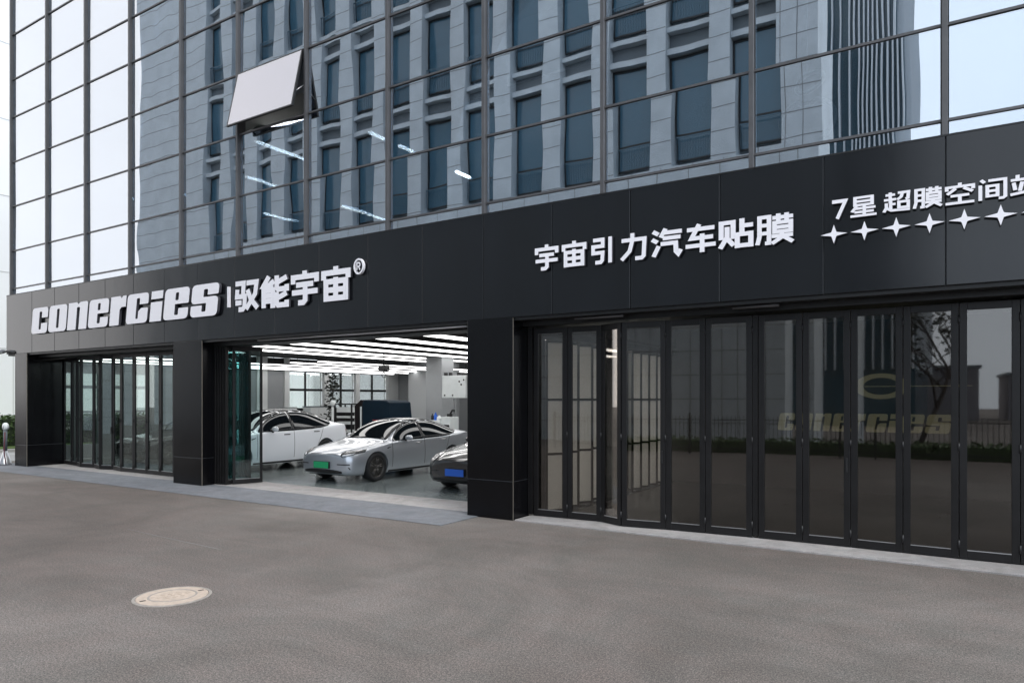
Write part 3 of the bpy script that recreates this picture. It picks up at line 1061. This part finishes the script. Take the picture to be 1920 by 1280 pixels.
def make_car(label, cat, loc, rz, paint, plate, group, scale=(1, 1, 1), name='parked_car', tall=False, lamp=None, split=True):
    c = thing(name, label, cat, loc, rz, group)
    c.scale = scale
    me = BODY.copy()
    me.materials.clear()
    me.materials.append(paint)
    me.materials.append(M['plastic'])
    if len(me.materials) < 2:
        pass
    for p in me.polygons:
        p.use_smooth = True
        if p.material_index > 1:
            p.material_index = 1
    bo = bpy.data.objects.new('body', me)
    COL.objects.link(bo)
    bo.parent = c
    es = bo.modifiers.new('edges', 'EDGE_SPLIT')
    es.split_angle = R(38)
    # glass
    rows = []
    for y in fr(-.955, -.04, 16):
        w = lerp_tab([(-1.0, .705), (-.92, .70), (-.55, .65), (-.1, .585), (.35, .56)], y) - .032
        rows.append([(w * u, y, 2) for u in fr(-1, 1, 14)])
    shell('windscreen', rows, (0, 0, -1), c, M['carglass'])
    rows = []
    for y in fr(.03, 1.86, 24):
        w = lerp_tab([(0, .57), (.35, .56), (.8, .55), (1.25, .545), (1.65, .555), (1.9, .57)], y) - .05
        rows.append([(w * u, y, 2) for u in fr(-1, 1, 12)])
    shell('roof_glass', rows, (0, 0, -1), c, M['carglass'])
    for sx in (-1, 1):
        side_window(-.90, .20, sx, c, M['carglass'])
        side_window(.25, 1.71, sx, c, M['carglass'])
        side_window(.202, .248, sx, c, M['plastic'], 'door_pillar')
        # shut lines
        for y0_, y1_, z0_, z1_ in ((-.98, -.98, .30, .93), (.225, .225, .30, .95), (1.02, 1.30, .36, .98)):
            rows = []
            for t in fr(0, 1, 14):
                z = z0_ + (z1_ - z0_) * t
                y = y0_ + (y1_ - y0_) * (t ** 1.5 if y0_ == y1_ else t)
                if y0_ != y1_:
                    y = 1.0 + .28 * max(0, (t - .25) / .75) ** .7
                rows.append([(sx * 1.5, y - .004, z), (sx * 1.5, y + .004, z)])
            shell('shut_line', rows, (-sx, 0, 0), c, M['plastic'], .0015)
        # sill trim
        shell('sill_trim', [[(sx * 1.5, y, .195), (sx * 1.5, y, .235)] for y in fr(-1.08, .96, 16)], (-sx, 0, 0), c, M['plastic'], .004)
        for y in (-.02, 1.02):
            z = .845 + .035 * (y + .02)
            rows = [[(sx * 1.5, yy, z - .011 + .006 * (yy - y)), (sx * 1.5, yy, z + .011)] for yy in fr(y - .10, y + .10, 6)]
            shell('door_handle', rows, (-sx, 0, 0), c, M['chrome'] if paint is not M['white_paint'] else M['plastic'], .012)
        shell('side_repeater', [[(sx * 1.5, yy, .765 + .02 * k - .012 * (1 - k)), (sx * 1.5, yy, .775 + .025 * k)] for k, yy in ((0, -1.16), (.5, -1.10), (1, -1.03))], (-sx, 0, 0), c, M['plastic'], .006)
        # headlight: slim, sweeping back round the corner
        rows = []
        for t in fr(0, 1, 14):
            x = .43 + .42 * t
            zc = .635 + .105 * t ** 1.35
            hh = .075 * (1 - .62 * t) * min(1, .35 + t * 5)
            rows.append([(sx * x, -2.0 + .2 * t, zc - hh * 1.25), (sx * x, -2.0 + .2 * t, zc), (sx * x, -2.0 + .2 * t, zc + hh)])
        hl = shell('headlight', rows, (-sx * .35, .93, -.1), c, lamp or M['lamp'], .006)
        # bumper slot with its corner fin
        rows = [[(sx * x, -2.3, .432), (sx * x, -2.3, .452)] for x in fr(.46, .78, 8)]
        shell('bumper_slot', rows, (-sx * .2, 1, 0), c, M['plastic'], .005)
        rows = [[(sx * (.77 - .03 * t), -2.3, .33 + .05 * t), (sx * (.785 - .03 * t + .01), -2.3, .33 + .05 * t)] for t in fr(0, 1, 4)]
        shell('bumper_slot', rows, (-sx * .2, 1, 0), c, M['plastic'], .005)
        # mirror
        m_ = MB()
        rr = []
        for k, (dx, s_) in enumerate(((0, .55), (.035, .92), (.10, 1), (.17, .92), (.205, .6), (.22, .2))):
            rr.append([(sx * (.885 + dx + .01), -.48 + .055 * s_ * math.cos(a) * (1 if math.cos(a) < 0 else .6), 0.975 + .072 * s_ * math.sin(a) * (.75 if math.sin(a) < 0 else 1) + .01 * dx) for a in [2 * math.pi * j / 14 for j in range(14)]])
        m_.rings(rr, smooth=True)
        mo = m_.build('mirror', paint, c)
        st = MB().tube([(sx * .86, -.49, .915), (sx * .93, -.485, .925)], .022, 8).build('stalk', M['plastic'], mo)
        for ya in AX:
            wheel(c, sx * .795, ya, sx, M['rim'])
    # lower intake, plate
    rows = [[(x, -2.36, z) for z in fr(.235 + .02 * abs(x) ** 2, .318 - .05 * max(0, abs(x) - .34) ** 1 * 2.2, 4)] for x in fr(-.60, .60, 20)]
    shell('lower_grille', rows, (0, 1, 0), c, M['plastic'], .006)
    rows = [[(x, -2.36, z) for z in fr(.175, .20, 2)] for x in fr(-.56, .56, 14)]
    shell('splitter', rows, (0, 1, 0), c, M['plastic'], .004)
    pb = MB().box(-.235, .235, -2.415, -2.398, .345, .49).build('number_plate', plate, c, bevel=.004)
    MB().box(-.245, .245, -2.397, -2.35, .338, .497).build('plate_holder', M['plastic'], pb)
    # bonnet shut line
    rows = [[(u, -2.34, .672), (u, -2.34, .679)] for u in fr(-.42, .42, 14)]
    shell('bonnet_line', rows, (0, .9, -.5), c, M['plastic'], .002)
    for sx in (-1, 1):
        rows = []
        for t in fr(0, 1, 14):
            y = -2.1 + 1.12 * t
            x = sx * (.58 + .17 * math.sin(t * 1.5))
            rows.append([(x - .003, y, 2), (x + .003, y, 2)])
        shell('bonnet_line', rows, (0, 0, -1), c, M['plastic'], .002)
        rows = []
        for t in fr(0, 1, 10):
            x = sx * (.80 - .36 * t)
            rows.append([(x, 2.5, .86 - .035 * (1 - t)), (x, 2.5, .905 + .0 * t)])
        shell('tail_light', rows, (0, -1, 0), c, mat('tail_lamp', (.16, .01, .012), .15, coat=1), .006)
    return c


FL = .010
G1 = 'cars parked in the showroom'
make_car('silver four door saloon with a green number plate parked in the open bay', 'car', (-12.42, 4.22, FL), 0, M['silver_paint'], M['green'], G1)
make_car('tall white hatchback beside the half open glass leaf, behind the silver car', 'car', (-16.31, 3.36, FL), 0, M['white_paint'], M['green'], G1, (1, 1, 1.15))
make_car('dark grey car with a blue number plate half hidden by the black pillar', 'car', (-8.76, 4.46, FL), 0, M['grey_paint'], M['blue'], G1)
make_car('black car behind the clear folding doors below the latin sign', 'car', (-20.55, 4.1, FL), 0, M['black_paint'], M['plastic'], G1)

#REST
# ------------------------------------------------------------------ showroom contents
def leafcloud(mb, pts, size, rnd, mi=0):
    for p in pts:
        a, c = rnd.uniform(0, 6.28), rnd.uniform(-1, 1)
        u = Vector((math.cos(a), math.sin(a), rnd.uniform(-.7, .7))).normalized()
        v = u.cross(Vector((rnd.uniform(-1, 1), rnd.uniform(-1, 1), rnd.uniform(-1, 1)))).normalized()
        s_ = size * rnd.uniform(.6, 1.3)
        P = Vector(p)
        vs = [mb.bm.verts.new(P + q) for q in (-u * s_, v * s_ * .45, u * s_, -v * s_ * .45)]
        mb.bm.faces.new(vs).material_index = mi


# dark navy covered machine with an open end
t = thing('film_cutter', 'bulky dark navy covered machine standing behind the silver car', 'machine', (-17.22, 8.9, FL))
t.scale = (.86, 1, 1)
b = MB()
ring = lambda y, k: [(-.62 - k, y, .10), (1.02 + k, y, .10), (.96 + k * .4, y, 1.0), (.86, y, 1.80), (.70, y, 1.88), (-.50, y, 1.90), (-.60, y, 1.80)]
b.rings([ring(-.35, .02), ring(-.30, .04), ring(.75, .04), ring(.80, 0)])
b.build('cover', M['navy'], t, bevel=.04, seg=3)
b = MB()
b.rings([[(-1.10, y, .10), (-.66, y, .10), (-.66, y, 1.86), (-.80, y, 1.90), (-1.15, y, 1.68)] for y in (-.25, .6)])
b.build('end_panel', M['brown'], t, bevel=.02)
MB().box(-.655, -.60, -.40, -.36, .2, 1.66).build('edge_strip', M['machine'], t)
MB().box(.0, .5, -.37, -.345, 1.18, 1.21).build('trim_line', mat('red_trim', (.4, .05, .06), .5), t)
for x in (-.9, .85):
    MB().tube([(x, .2, 0), (x, .2, .12)], .05, 10).build('foot', M['plastic'], t)
# shelf
t = thing('shelf_rack', 'black shelf rack with stacked white boards left of the navy machine', 'shelf', (-20.1, 10.2, FL))
b = MB()
for x in (-.46, .44):
    b.box(x, x + .05, -.3, -.25, 0, 1.75)
    b.box(x, x + .05, .25, .3, 0, 1.75)
b.box(-.46, .49, -.3, .3, 1.70, 1.75)
b.build('frame', M['plastic'], t)
for z in (.25, .6, .92, 1.16, 1.38):
    MB().box(-.40, .43, -.27, .27, z, z + .03).build('shelf_board', M['plastic'], t)
for z, h in ((.28, .12), (.63, .10), (.95, .10), (1.19, .08), (1.41, .2)):
    MB().box(-.36, .36, -.255, .22, z + .001, z + h).build('white_board', M['machine'], t)
# tall dark plant stand by the glazing
rp_ = random.Random(11)
t = thing('potted_plant', 'tall dark leafy plant against a black pole left of the shelf rack', 'plant', (-20.95, 10.2, FL))
MB().lathe([(.0, 0), (.16, 0), (.22, .45), (.20, .45), (.19, .40), (0, .40)], n=20).build('pot', M['machine'], t)
MB().tube([(0, 0, .4), (.03, .02, 1.4), (-.02, 0, 2.9)], .03, 8, .012).build('stem', M['bark'], t)
b = MB()
leafcloud(b, [(rp_.gauss(0, .14), rp_.gauss(0, .14), rp_.uniform(.7, 3.0)) for _ in range(420)], .09, rp_)
b.build('leaves', M['evergreen'], t)
# white pedestal with a round head next to the plant
t = thing('white_stand', 'slim white stand with a round head between the plant and the shelf rack', 'stand', (-20.62, 9.9, FL))
MB().tube([(0, 0, .02), (0, 0, 1.62)], .055, 12).build('post', M['machine'], t)
MB().lathe([(0, 0), (.2, 0), (.2, .025), (.06, .05), (0, .05)], n=20).build('base', M['machine'], t)
MB().lathe([(0, 1.62), (.09, 1.66), (.12, 1.75), (.09, 1.84), (0, 1.88)], n=16).build('head', M['machine'], t)
# white cupboards on the left wall
t = thing('white_cupboard', 'long low white cupboard under the left wall windows behind the white car', 'cupboard', (-23.1, 11.5, FL))
MB().box(-.24, .24, -.72, .55, .06, 1.58).build('carcass', M['machine'], t, bevel=.01)
MB().box(-.26, .26, -.74, .57, 1.581, 1.62).build('worktop', M['stonedark'], t)
for k in range(3):
    d_ = MB().box(.241, .256, -.71 + .42 * k, -.31 + .42 * k, .1, 1.55).build('door', M['wallwhite'], t)
    MB().box(.257, .275, -.36 + .42 * k, -.345 + .42 * k, .8, 1.0).build('handle', M['alu'], d_)
MB().box(-.22, .22, -.7, .5, 0, .059).build('plinth', M['plastic'], t)
t = thing('white_counter', 'short white counter with a grey band left of the long cupboard', 'counter', (-23.1, 9.75, FL))
MB().box(-.24, .24, -.3, .3, .0, 1.55).build('carcass', M['machine'], t, bevel=.01)
MB().box(-.25, .25, -.31, .31, 1.551, 1.59).build('worktop', M['wallgrey'], t)
MB().box(.241, .25, -.29, .29, 1.28, 1.34).build('band', M['wallgrey'], t)
# electric box on the wall section
t = thing('control_box', 'white control box with a black display on the grey wall behind the silver car', 'control box', (-17.95, 13.86, 2.35))
t.location = (-18.25, 13.86, 2.02)
MB().box(-.27, .27, -.0, .13, 0, .62).build('case', M['machine'], t, bevel=.015)
MB().box(-.19, .19, -.012, -.001, .36, .52).build('display', M['plastic'], t)
MB().box(-.06, .06, -.012, -.001, .06, .12).build('switch', M['plastic'], t)
MB().tube([(-.12, .06, .62), (-.12, .06, 1.3)], .014, 6).build('conduit', M['machine'], t)
# hanging white machine with its post
t = thing('wall_unit', 'white rectangular unit hung on a post beside the right edge of the open bay', 'unit', (-14.05, 9.1, FL))
MB().box(-.50, .48, -.08, .16, 1.96, 2.70).build('case', M['machine'], t, bevel=.02)
for x, z in ((-.38, 2.05), (-.05, 2.05), (.3, 2.4), (.4, 2.55), (.22, 2.5)):
    MB().lathe([(0, -.012), (.03, -.012), (.03, 0)], (x, -.081, z), 'Y', 10).build('knob', M['plastic'], t)
for x in (-.42, -.22, .12, .3):
    MB().box(x - .04, x + .04, -.02, .08, 2.701, 2.80).build('connector', M['plastic'], t)
MB().box(.50, .57, 0, .07, 0, 3.55).build('post', M['alu'], t)
MB().box(.481, .499, 0, .07, 2.0, 2.6).build('bracket', M['alu'], t)
MB().tube([(-.1, .05, 1.96), (-.1, .06, 1.42)], .03, 8).build('hose', M['wallgrey'], t)
# tool trolley
t = thing('tool_trolley', 'white tool trolley with small dark tools on top behind the silver car roof', 'trolley', (-14.5, 9.1, FL))
MB().box(-.5, .0, -.25, .25, .12, 1.22).build('cabinet', M['machine'], t, bevel=.015)
MB().box(.03, .40, -.22, .25, .12, 1.34).build('side_cabinet', M['machine'], t, bevel=.015)
MB().box(-.42, -.02, -.262, -.251, .95, 1.08).build('drawer', M['plastic'], t)
MB().box(.16, .36, -.232, -.221, .85, 1.08).build('panel', M['plastic'], t)
for x in (-.42, -.08, .1, .34):
    MB().lathe([(0, -.025), (.05, -.025), (.05, .025), (0, .025)], (x, 0, .051), 'X', 12).build('castor', M['plastic'], t)
    MB().box(x - .02, x + .02, -.02, .02, .07, .119).build('fork', M['alu'], t)
for k, (x, h, w_, mm, la) in enumerate(((-.44, .22, .05, 'plastic', 'leftmost dark spray bottle on the tool trolley'), (-.3, .26, .06, 'blue', 'blue bottle on the tool trolley next to the dark one'), (-.14, .16, .09, 'machine', 'squat white tub on the lower half of the tool trolley'))):
    o = tag(MB().lathe([(0, 0), (w_ * .9, 0), (w_, .02), (w_, h * .65), (w_ * .4, h * .8), (w_ * .35, h), (0, h)], n=14).build('bottle', M[mm]), la, 'bottle', 'bottles on the tool trolley')
    o.location = (-14.5 + x, 9.1 - .1, FL + 1.2205)
o = MB()
o.box(-.08, .08, -.05, .05, 0, .10)
o.tube([(.02, 0, .09), (.12, 0, .22), (.2, 0, .2)], .035, 8)
o = tag(o.build('polisher', M['plastic'], bevel=.01), 'black hand polisher on the taller half of the tool trolley', 'polisher')
o.location = (-14.25, 9.05, FL + 1.3405)
# hoist hanging from the ceiling
t = thing('ceiling_hoist', 'black device with a hanging cable reel below the showroom ceiling', 'device', (-16.2, 8.0, 2.66))
MB().box(-.17, .17, -.1, .1, .22, .40).build('case', M['plastic'], t, bevel=.02)
MB().tube([(0, 0, .40), (0, 0, .96)], .02, 8).build('drop_pole', M['plastic'], t)
MB().tube([(.09 * math.cos(a), 0, .08 + .09 * math.sin(a)) for a in fr(0, 5.6, 16)], .012, 6).build('cable', M['plastic'], t)
MB().tube([(0, 0, .17), (0, 0, .23)], .015, 6).build('hook', M['plastic'], t)

# frosted folding partition beside the smoked doors
t = thing('folding_partition', 'pale frosted zigzag partition with black bars seen through the smoked doors', 'partition', (-6.0, 3.3, FL))
pts = [(-5.93 + .2 * (k % 2), .87 + .28 * k) for k in range(9)]
pts2 = [(-5.70 - .2 * (k % 2), 4.1 + .23 * k) for k in range(11)]
for P in (pts, pts2):
    for a, c in zip(P, P[1:]):
        a_, c_ = Vector(a) - Vector((-6, 3.3)), Vector(c) - Vector((-6, 3.3))
        d_ = (c_ - a_).normalized()
        f = MB()
        f.obox(a_, a_ + d_ * .04, .04, .02, 2.93)
        f.obox(c_ - d_ * .02, c_, .04, .02, 2.93)
        for z in (.02, .98, 1.90, 2.89):
            f.obox(a_ + d_ * .03, c_ - d_ * .03, .03, z, z + .04)
        fo = f.build('leaf_frame', M['frame'], t)
        g = MB()
        for z0, z1 in ((.06, .98), (1.02, 1.90), (1.94, 2.89)):
            g.obox(a_ + d_ * .03, c_ - d_ * .03, .008, z0, z1)
        g.build('frosted_panel', M['frost'], fo)
MB().box(-.02, .34, -2.5, 3.2, 2.95, 3.06).build('top_rail', M['frame'], t)
bp(MB().box(-6.0, -5.66, .9, 6.6, 3.13, 3.615), 'bulkhead', M['wallgrey'])
bp(MB().box(-5.99, -5.93, .565, .86, .0165, 3.12), 'door_jamb', M['frame'])
bp(MB().box(-5.6, XR - .2, .82, 6.58, 3.56, 3.615), 'bay_ceiling', M['wallwhite'])
bp(MB().box(-5.99, XR - .2, 6.6, 6.75, .011, 3.61), 'partition_wall', mat('bay_wall', (.17, .165, .155), .6))
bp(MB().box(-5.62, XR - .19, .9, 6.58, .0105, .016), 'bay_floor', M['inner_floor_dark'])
# interior letters on the bay wall
loc = (-1.6, 6.5, 1.5)
SG4 = thing('wall_sign', 'dim yellowish ring and latin lettering on the dark wall inside the smoked bay', 'sign', loc)
iv = inv_of(loc)
LM2 = [M['signbeige'], M['letter_side']]
x = -3.35
for ch, w_ in zip('conergies', (.36, .36, .36, .36, .28, .40, .22, .42, .46)):
    place_latin(SG4, iv, ch, x, x + w_ - .045, 1.27, 1.64, .06, yf=6.5, depth=.06, mats=LM2)
    x += w_
ring = [[(-1.35 + r * 1.35 * math.cos(a), 6.5 + d, 2.2 + r * .72 * math.sin(a)) for a in [2 * math.pi * k / 40 for k in range(40)]] for r, d in ((.36, 0), (.36, .05), (.24, .05), (.24, 0), (.36, 0))]
o = MB().rings(ring, cap=False).build('ring', M['signbeige'], SG4)
o.matrix_parent_inverse = iv
o = MB().box(-1.65, .2, 6.51, 6.53, 2.19, 2.205).build('line', M['signbeige'], SG4)
o.matrix_parent_inverse = iv

# ------------------------------------------------------------------ in front of the building
t = thing('manhole_cover', 'round tan cast manhole cover with two dark lifting slots in the asphalt', 'manhole cover', (-6.55, -5.44, 0), R(77))
t.scale = (.91, .91, 1)
e_ = lambda r, z: [(r * math.cos(a), r * math.sin(a), z) for a in [2 * math.pi * k / 56 for k in range(56)]]
MB().rings([e_(.395, -.02), e_(.395, .006), e_(.385, .0085), e_(.362, .0085), e_(.362, -.02)], cap=False).build('rim', M['manring'], t)
MB().rings([e_(.357, -.02), e_(.357, .009), e_(.350, .0115), e_(.0001, .0115)], cap=False).build('lid', M['manhole'], t)
MB().rings([e_(.248, .011), e_(.246, .0145), e_(.228, .0145), e_(.226, .011)], cap=False).build('raised_ring', M['manring'], t)
g = MB()
for k in range(-2, 3):
    for j in range(-1, 2):
        if abs(k) + abs(j) < 3:
            g.box(k * .075 - .024, k * .075 + .024, j * .075 - .006, j * .075 + .006, .0105, .014)
            g.box(k * .075 - .006, k * .075 + .006, j * .075 - .024, j * .075 + .024, .0105, .0142)
g.build('cast_pattern', mat('cast_mark', (.42, .34, .27), .7), t)
for sx in (-1, 1):
    MB().box(sx * .30 - .03, sx * .30 + .03, -.016, .016, .0105, .0128).build('lifting_slot', M['slot'], t, bevel=.004)
# asphalt joint lines: thin sealed cracks
b = MB()
b.tube([(x, y, .0004) for x, y in [(-10.48, -3.71), (-9.7, -3.76), (-8.93, -3.8), (-8.05, -3.84)]], .0045, 6)
struct(b.build('ground_crack', mat('crack_seal', (.20, .19, .18), .8)))

# security camera at the left pillar
t = thing('security_camera', 'small grey security camera on the left end of the black band', 'camera', (-23.3, .0, 3.30))
MB().tube([(-.75, -.12, -.01), (-.30, -.12, .02)], .055, 14).build('body', M['alu'], t)
MB().tube([(-.80, -.12, -.013), (-.751, -.12, -.01)], .046, 14).build('lens', M['plastic'], t)
MB().box(-.82, -.28, -.18, -.06, .064, .076).build('hood', M['alu'], t)
MB().tube([(-.32, -.12, .0), (-.1, -.10, .03), (.10, -.03, -.02), (.16, -.001, -.02)], .028, 10).build('bracket', M['black'], t)
# bollard post
t = thing('charging_post', 'slim grey post with a round white head and flared foot left of the building', 'post', (-23.62, -.06, .02))
MB().tube([(0, 0, .38), (0, 0, 1.06)], .05, 14).build('pole', M['stonedark'], t)
MB().lathe([(0, 0), (.17, 0), (.16, .03), (.055, .40), (0, .40)], n=18).build('foot', M['alu'], t)
hd = MB().lathe([(0, -.05), (.09, -.05), (.115, -.02), (.115, .03), (.09, .06), (0, .06)], (0, 0, 1.11), 'Y', 18).build('head', M['machine'], t)
MB().lathe([(0, -.058), (.05, -.058), (.05, -.051)], (0, 0, 1.11), 'Y', 14).build('dial', M['alu'], hd)
MB().tube([(.05, -.03, .95), (.09, -.06, .6), (.10, -.07, .35), (.19, -.06, .02)], .018, 8).build('cable', mat('dark_red_cable', (.09, .02, .03), .5), t)

# hedge, white building at the far left
rh = random.Random(3)
t = thing('hedge', 'clipped green hedge in front of the white building at the left edge', 'hedge', (-30.6, 8, .17))
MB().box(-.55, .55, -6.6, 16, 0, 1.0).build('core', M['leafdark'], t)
b = MB()
pts = []
for _ in range(9000):
    y = rh.uniform(-6.7, 9)
    s_ = rh.random()
    if s_ < .5:
        pts.append((.58 + rh.gauss(0, .05), y, rh.uniform(0, 1.08)))
    elif s_ < .9:
        pts.append((rh.uniform(-.6, .6), y, 1.05 + rh.gauss(0, .06)))
    else:
        pts.append((rh.uniform(-.6, .6), -6.65 + rh.gauss(0, .06), rh.uniform(0, 1.05)))
leafcloud(b, pts, .07, rh)
b.build('foliage', M['leaf'], t)
t = thing('white_building', 'plain white panelled building beyond the hedge at the left edge', 'building', (-38, 20, 0))
MB().box(-14, 0, -17, 24, 0, 30).build('wall', mat('white_panel_wall', (.86, .86, .86), .6, noise=.03, nscale=.3), t)
for z in (1.15, 4.3, 7.9, 11.5, 15.1, 18.7, 22.3):
    MB().box(.001, .012, -17, 24, z, z + .035).build('panel_joint', mat('wall_joint', (.55, .55, .55), .7), t)  # grey joint lines between the wall panels
for y in range(-14, 24, 6):
    MB().box(.001, .011, y, y + .03, 0, 30).build('panel_joint', bpy.data.materials['wall_joint'], t)

# ------------------------------------------------------------------ across the street (seen mirrored in the glass)
OY = -19.8
t = thing('stone_office_block', 'grey stone office block with tall narrow windows mirrored in the upper glass', 'building', (-28, OY, 0))
OX = 28
b = MB()
cols = [(-10.7 - 2.76 * k, -8.9 - 2.76 * k) for k in range(-1, 13)]
xl, xr, top = -52.0, -4.6, 36
wz = [(12.3, 17.05), (18.6, 22.4), (23.8, 27.6), (29.0, 33.0)]
b.box(xl + OX, xr + OX, -2.5, 0, 0, 12.0)
b.box(xl + OX, xr + OX - 5, -14, -2.501, 0, top)
edge = xr
for x0, x1 in cols:
    b.box(x1 + OX, edge + OX, -.9, 0, 12.0, top)
    edge = x0
b.box(xl + OX, edge + OX, -.9, 0, 12.0, top)
b.box(xl + OX, xr + OX, -2.5, -.901, 12.0, top)
b.build('wall', M['stone'], t)
jm = mat('stone_joint', (.2, .2, .2), .8)
j = MB()
for k in range(0, 35):
    z = .9 + k * 1.02
    edge = xr
    if z < 12:
        j.box(xl + OX, xr + OX, .001, .006, z, z + .035)
        continue
    for x0, x1 in cols:
        j.box(x1 + OX + .002, edge + OX - .002, .001, .006, z, z + .035)
        edge = x0
    j.box(xl + OX, edge + OX - .002, .001, .006, z, z + .035)
for x in (-5.35, -6.0):
    j.box(x + OX, x + OX + .03, .0065, .0075, 0, top)
for k in range(14):
    x = -8 - 2.76 * k
    j.box(x + OX - .4, x + OX - .37, .0065, .0075, 0, 12)
    j.box(x + OX + 1.0, x + OX + 1.03, .0065, .0075, 0, 12)
j.build('stone_joints', jm, t)
w0 = None
rw = random.Random(9)
wins = []
for (z0, z1) in wz:
    for (x0, x1) in cols:
        wins.append((x0, x1, z0, z1))


def window_mesh(h):
    f = MB()
    for a in ((-.86, -.80, 0, h), (.80, .86, 0, h), (-.799, .799, h - .10, h), (-.799, .799, 0, .08), (-.799, .799, h * .24, h * .24 + .08)):
        f.box(a[0], a[1], -.06, 0, a[2], a[3])
    return f


PR = {}
for (x0, x1, z0, z1) in wins:
    h = round(z1 - z0, 2)
    if h not in PR:
        fo = window_mesh(h).build('window', M['black'], t)
        pa = MB().box(-.80, .80, -.04, -.03, .081, h - .101).build('pane', M['oppglass'], fo)
        sp = MB().box(-.895, .895, -.3, -.05, h + .31, h + 1.01).build('spandrel', M['stonedark'], fo)
        li = MB()
        li.box(-.895, .895, -.3, .30, h + .04, h + .30)
        li.box(-.895, .895, -.3, .30, h + 1.02, h + 1.24)
        li = li.build('lintel', M['stone'], fo)
        rl = MB()
        rl.box(-.8, .8, .20, .23, 1.0, 1.04)
        for k in range(14):
            rl.box(-.78 + k * .12, -.765 + k * .12, .205, .225, .05, .999)
        rl = rl.build('railing', M['oppglass'], fo)
        PR[h] = (fo, [pa, sp, li, rl])
        fo.location = ((x0 + x1) / 2 + OX, -.5, z0)
    else:
        src_, ch_ = PR[h]
        fo = src_.copy()
        COL.objects.link(fo)
        fo.parent = t
        fo.location = ((x0 + x1) / 2 + OX, -.5, z0)
        for c_ in ch_:
            d_ = c_.copy()
            COL.objects.link(d_)
            d_.parent = fo
# tower with pale fins
t = thing('finned_tower', 'tall blue glass tower with pale vertical fins mirrored at the upper right', 'tower', (-6, -44.8, 0))
MB().box(-2.9, 2.64, -14, 0, 0, 75).build('glass_body', M['towerglass'], t)
k = 0
x = -2.7
while x < 2.64:
    MB().box(x, x + .10, .001, .5, 4, 75).build('fin', M['fin'], t)
    x += .62 if x < -.6 else .30
for k in range(16):
    MB().box(2.641, 3.0, -14 + k * .86, -13.9 + k * .86, 4, 75).build('fin', M['fin'], t)
# street side railings, hedge strip, bare trees, low distant blocks
t = thing('street_fence', 'black upright bar fence mirrored low in the smoked doors', 'fence', (0, -14.5, 0))
b = MB()
for k in range(150):
    b.box(-12 + k * .14, -11.984 + k * .14, -.008, .008, .05, 1.35)
b.box(-12, 9, -.02, .02, .2, .25)
b.box(-12, 9, -.015, .015, 1.2, 1.23)
b.build('bars', M['black'], t)
for k in range(8):
    MB().box(-12.07 + k * 3, -12.0 + k * 3, -.04, .04, 0, 1.45).build('post', M['black'], t)


def bare_tree(lab, loc, h, seed, leaves):
    r_ = random.Random(seed)
    t = thing('bare_tree', lab, 'tree', loc, 0, 'winter trees across the street')
    b = MB()
    tips = []

    def grow(p, d, l, rad, depth):
        n = 4
        pts_ = [p]
        for k in range(n):
            d = (d + Vector((r_.gauss(0, .16), r_.gauss(0, .16), r_.gauss(.03, .08)))).normalized()
            pts_.append(pts_[-1] + d * l / n)
        b.tube(pts_, rad, 6, rad * .6)
        tips.append(pts_[-1])
        if depth > 0:
            for k in range(r_.choice((2, 3, 3))):
                q_ = pts_[r_.choice((2, 3, 4))]
                nd = (d + Vector((r_.gauss(0, .6), r_.gauss(0, .6), r_.uniform(0, .5)))).normalized()
                grow(q_, nd, l * r_.uniform(.55, .8), rad * .5, depth - 1)
    grow(Vector((0, 0, -.05)), Vector((0, 0, 1)), h * .4, .12, 4)
    b.build('trunk', M['bark'], t)
    if leaves:
        c_ = MB()
        P = []
        for _ in range(1500):
            q_ = r_.choice(tips)
            if q_.z < h * .75:
                P.append((q_.x + r_.gauss(0, .3), q_.y + r_.gauss(0, .3), q_.z + r_.gauss(0, .3)))
        leafcloud(c_, P, .13, r_)
        c_.build('crown', M['evergreen'], t)


bare_tree('leafy dark tree with bare upper branches mirrored in the smoked door near the right', (-1.9, -24.8, 0), 8.5, 2, True)
bare_tree('thin bare tree mirrored in the rightmost smoked door', (.9, -24, 0), 8.5, 5, False)
for k, (x, w_, d_, h, y) in enumerate(((0, 9, 8, 4.6, -62), (12, 10, 8, 4.0, -66), (26, 14, 9, 3.6, -70))):
    t = thing('low_block', '%s distant low grey block mirrored at the bottom of the sky in the right doors' % ('tallest', 'middle', 'widest')[k], 'building', (x, y, 0), 0, 'low blocks across the street')
    MB().box(-w_ / 2, w_ / 2, -d_, 0, 0, h).build('wall', M['roofgrey'], t)
    MB().box(-w_ / 2 - .2, w_ / 2 + .2, -d_ - .2, .2, h + .001, h + .25).build('roof', M['stonedark'], t)
t = thing('street_hedge', 'dark low hedge behind the bar fence mirrored in the smoked doors', 'hedge', (-2, -16, 0))
MB().box(-9, 10, -.4, .4, 0, .42).build('core', M['leaf'], t)
b = MB()
leafcloud(b, [(rh.uniform(-9, 10), .42 + rh.gauss(0, .05) if rh.random() < .5 else rh.uniform(-.4, .4), rh.uniform(.0, .55)) for _ in range(5000)], .08, rh)
b.build('foliage', M['leaf'], t)
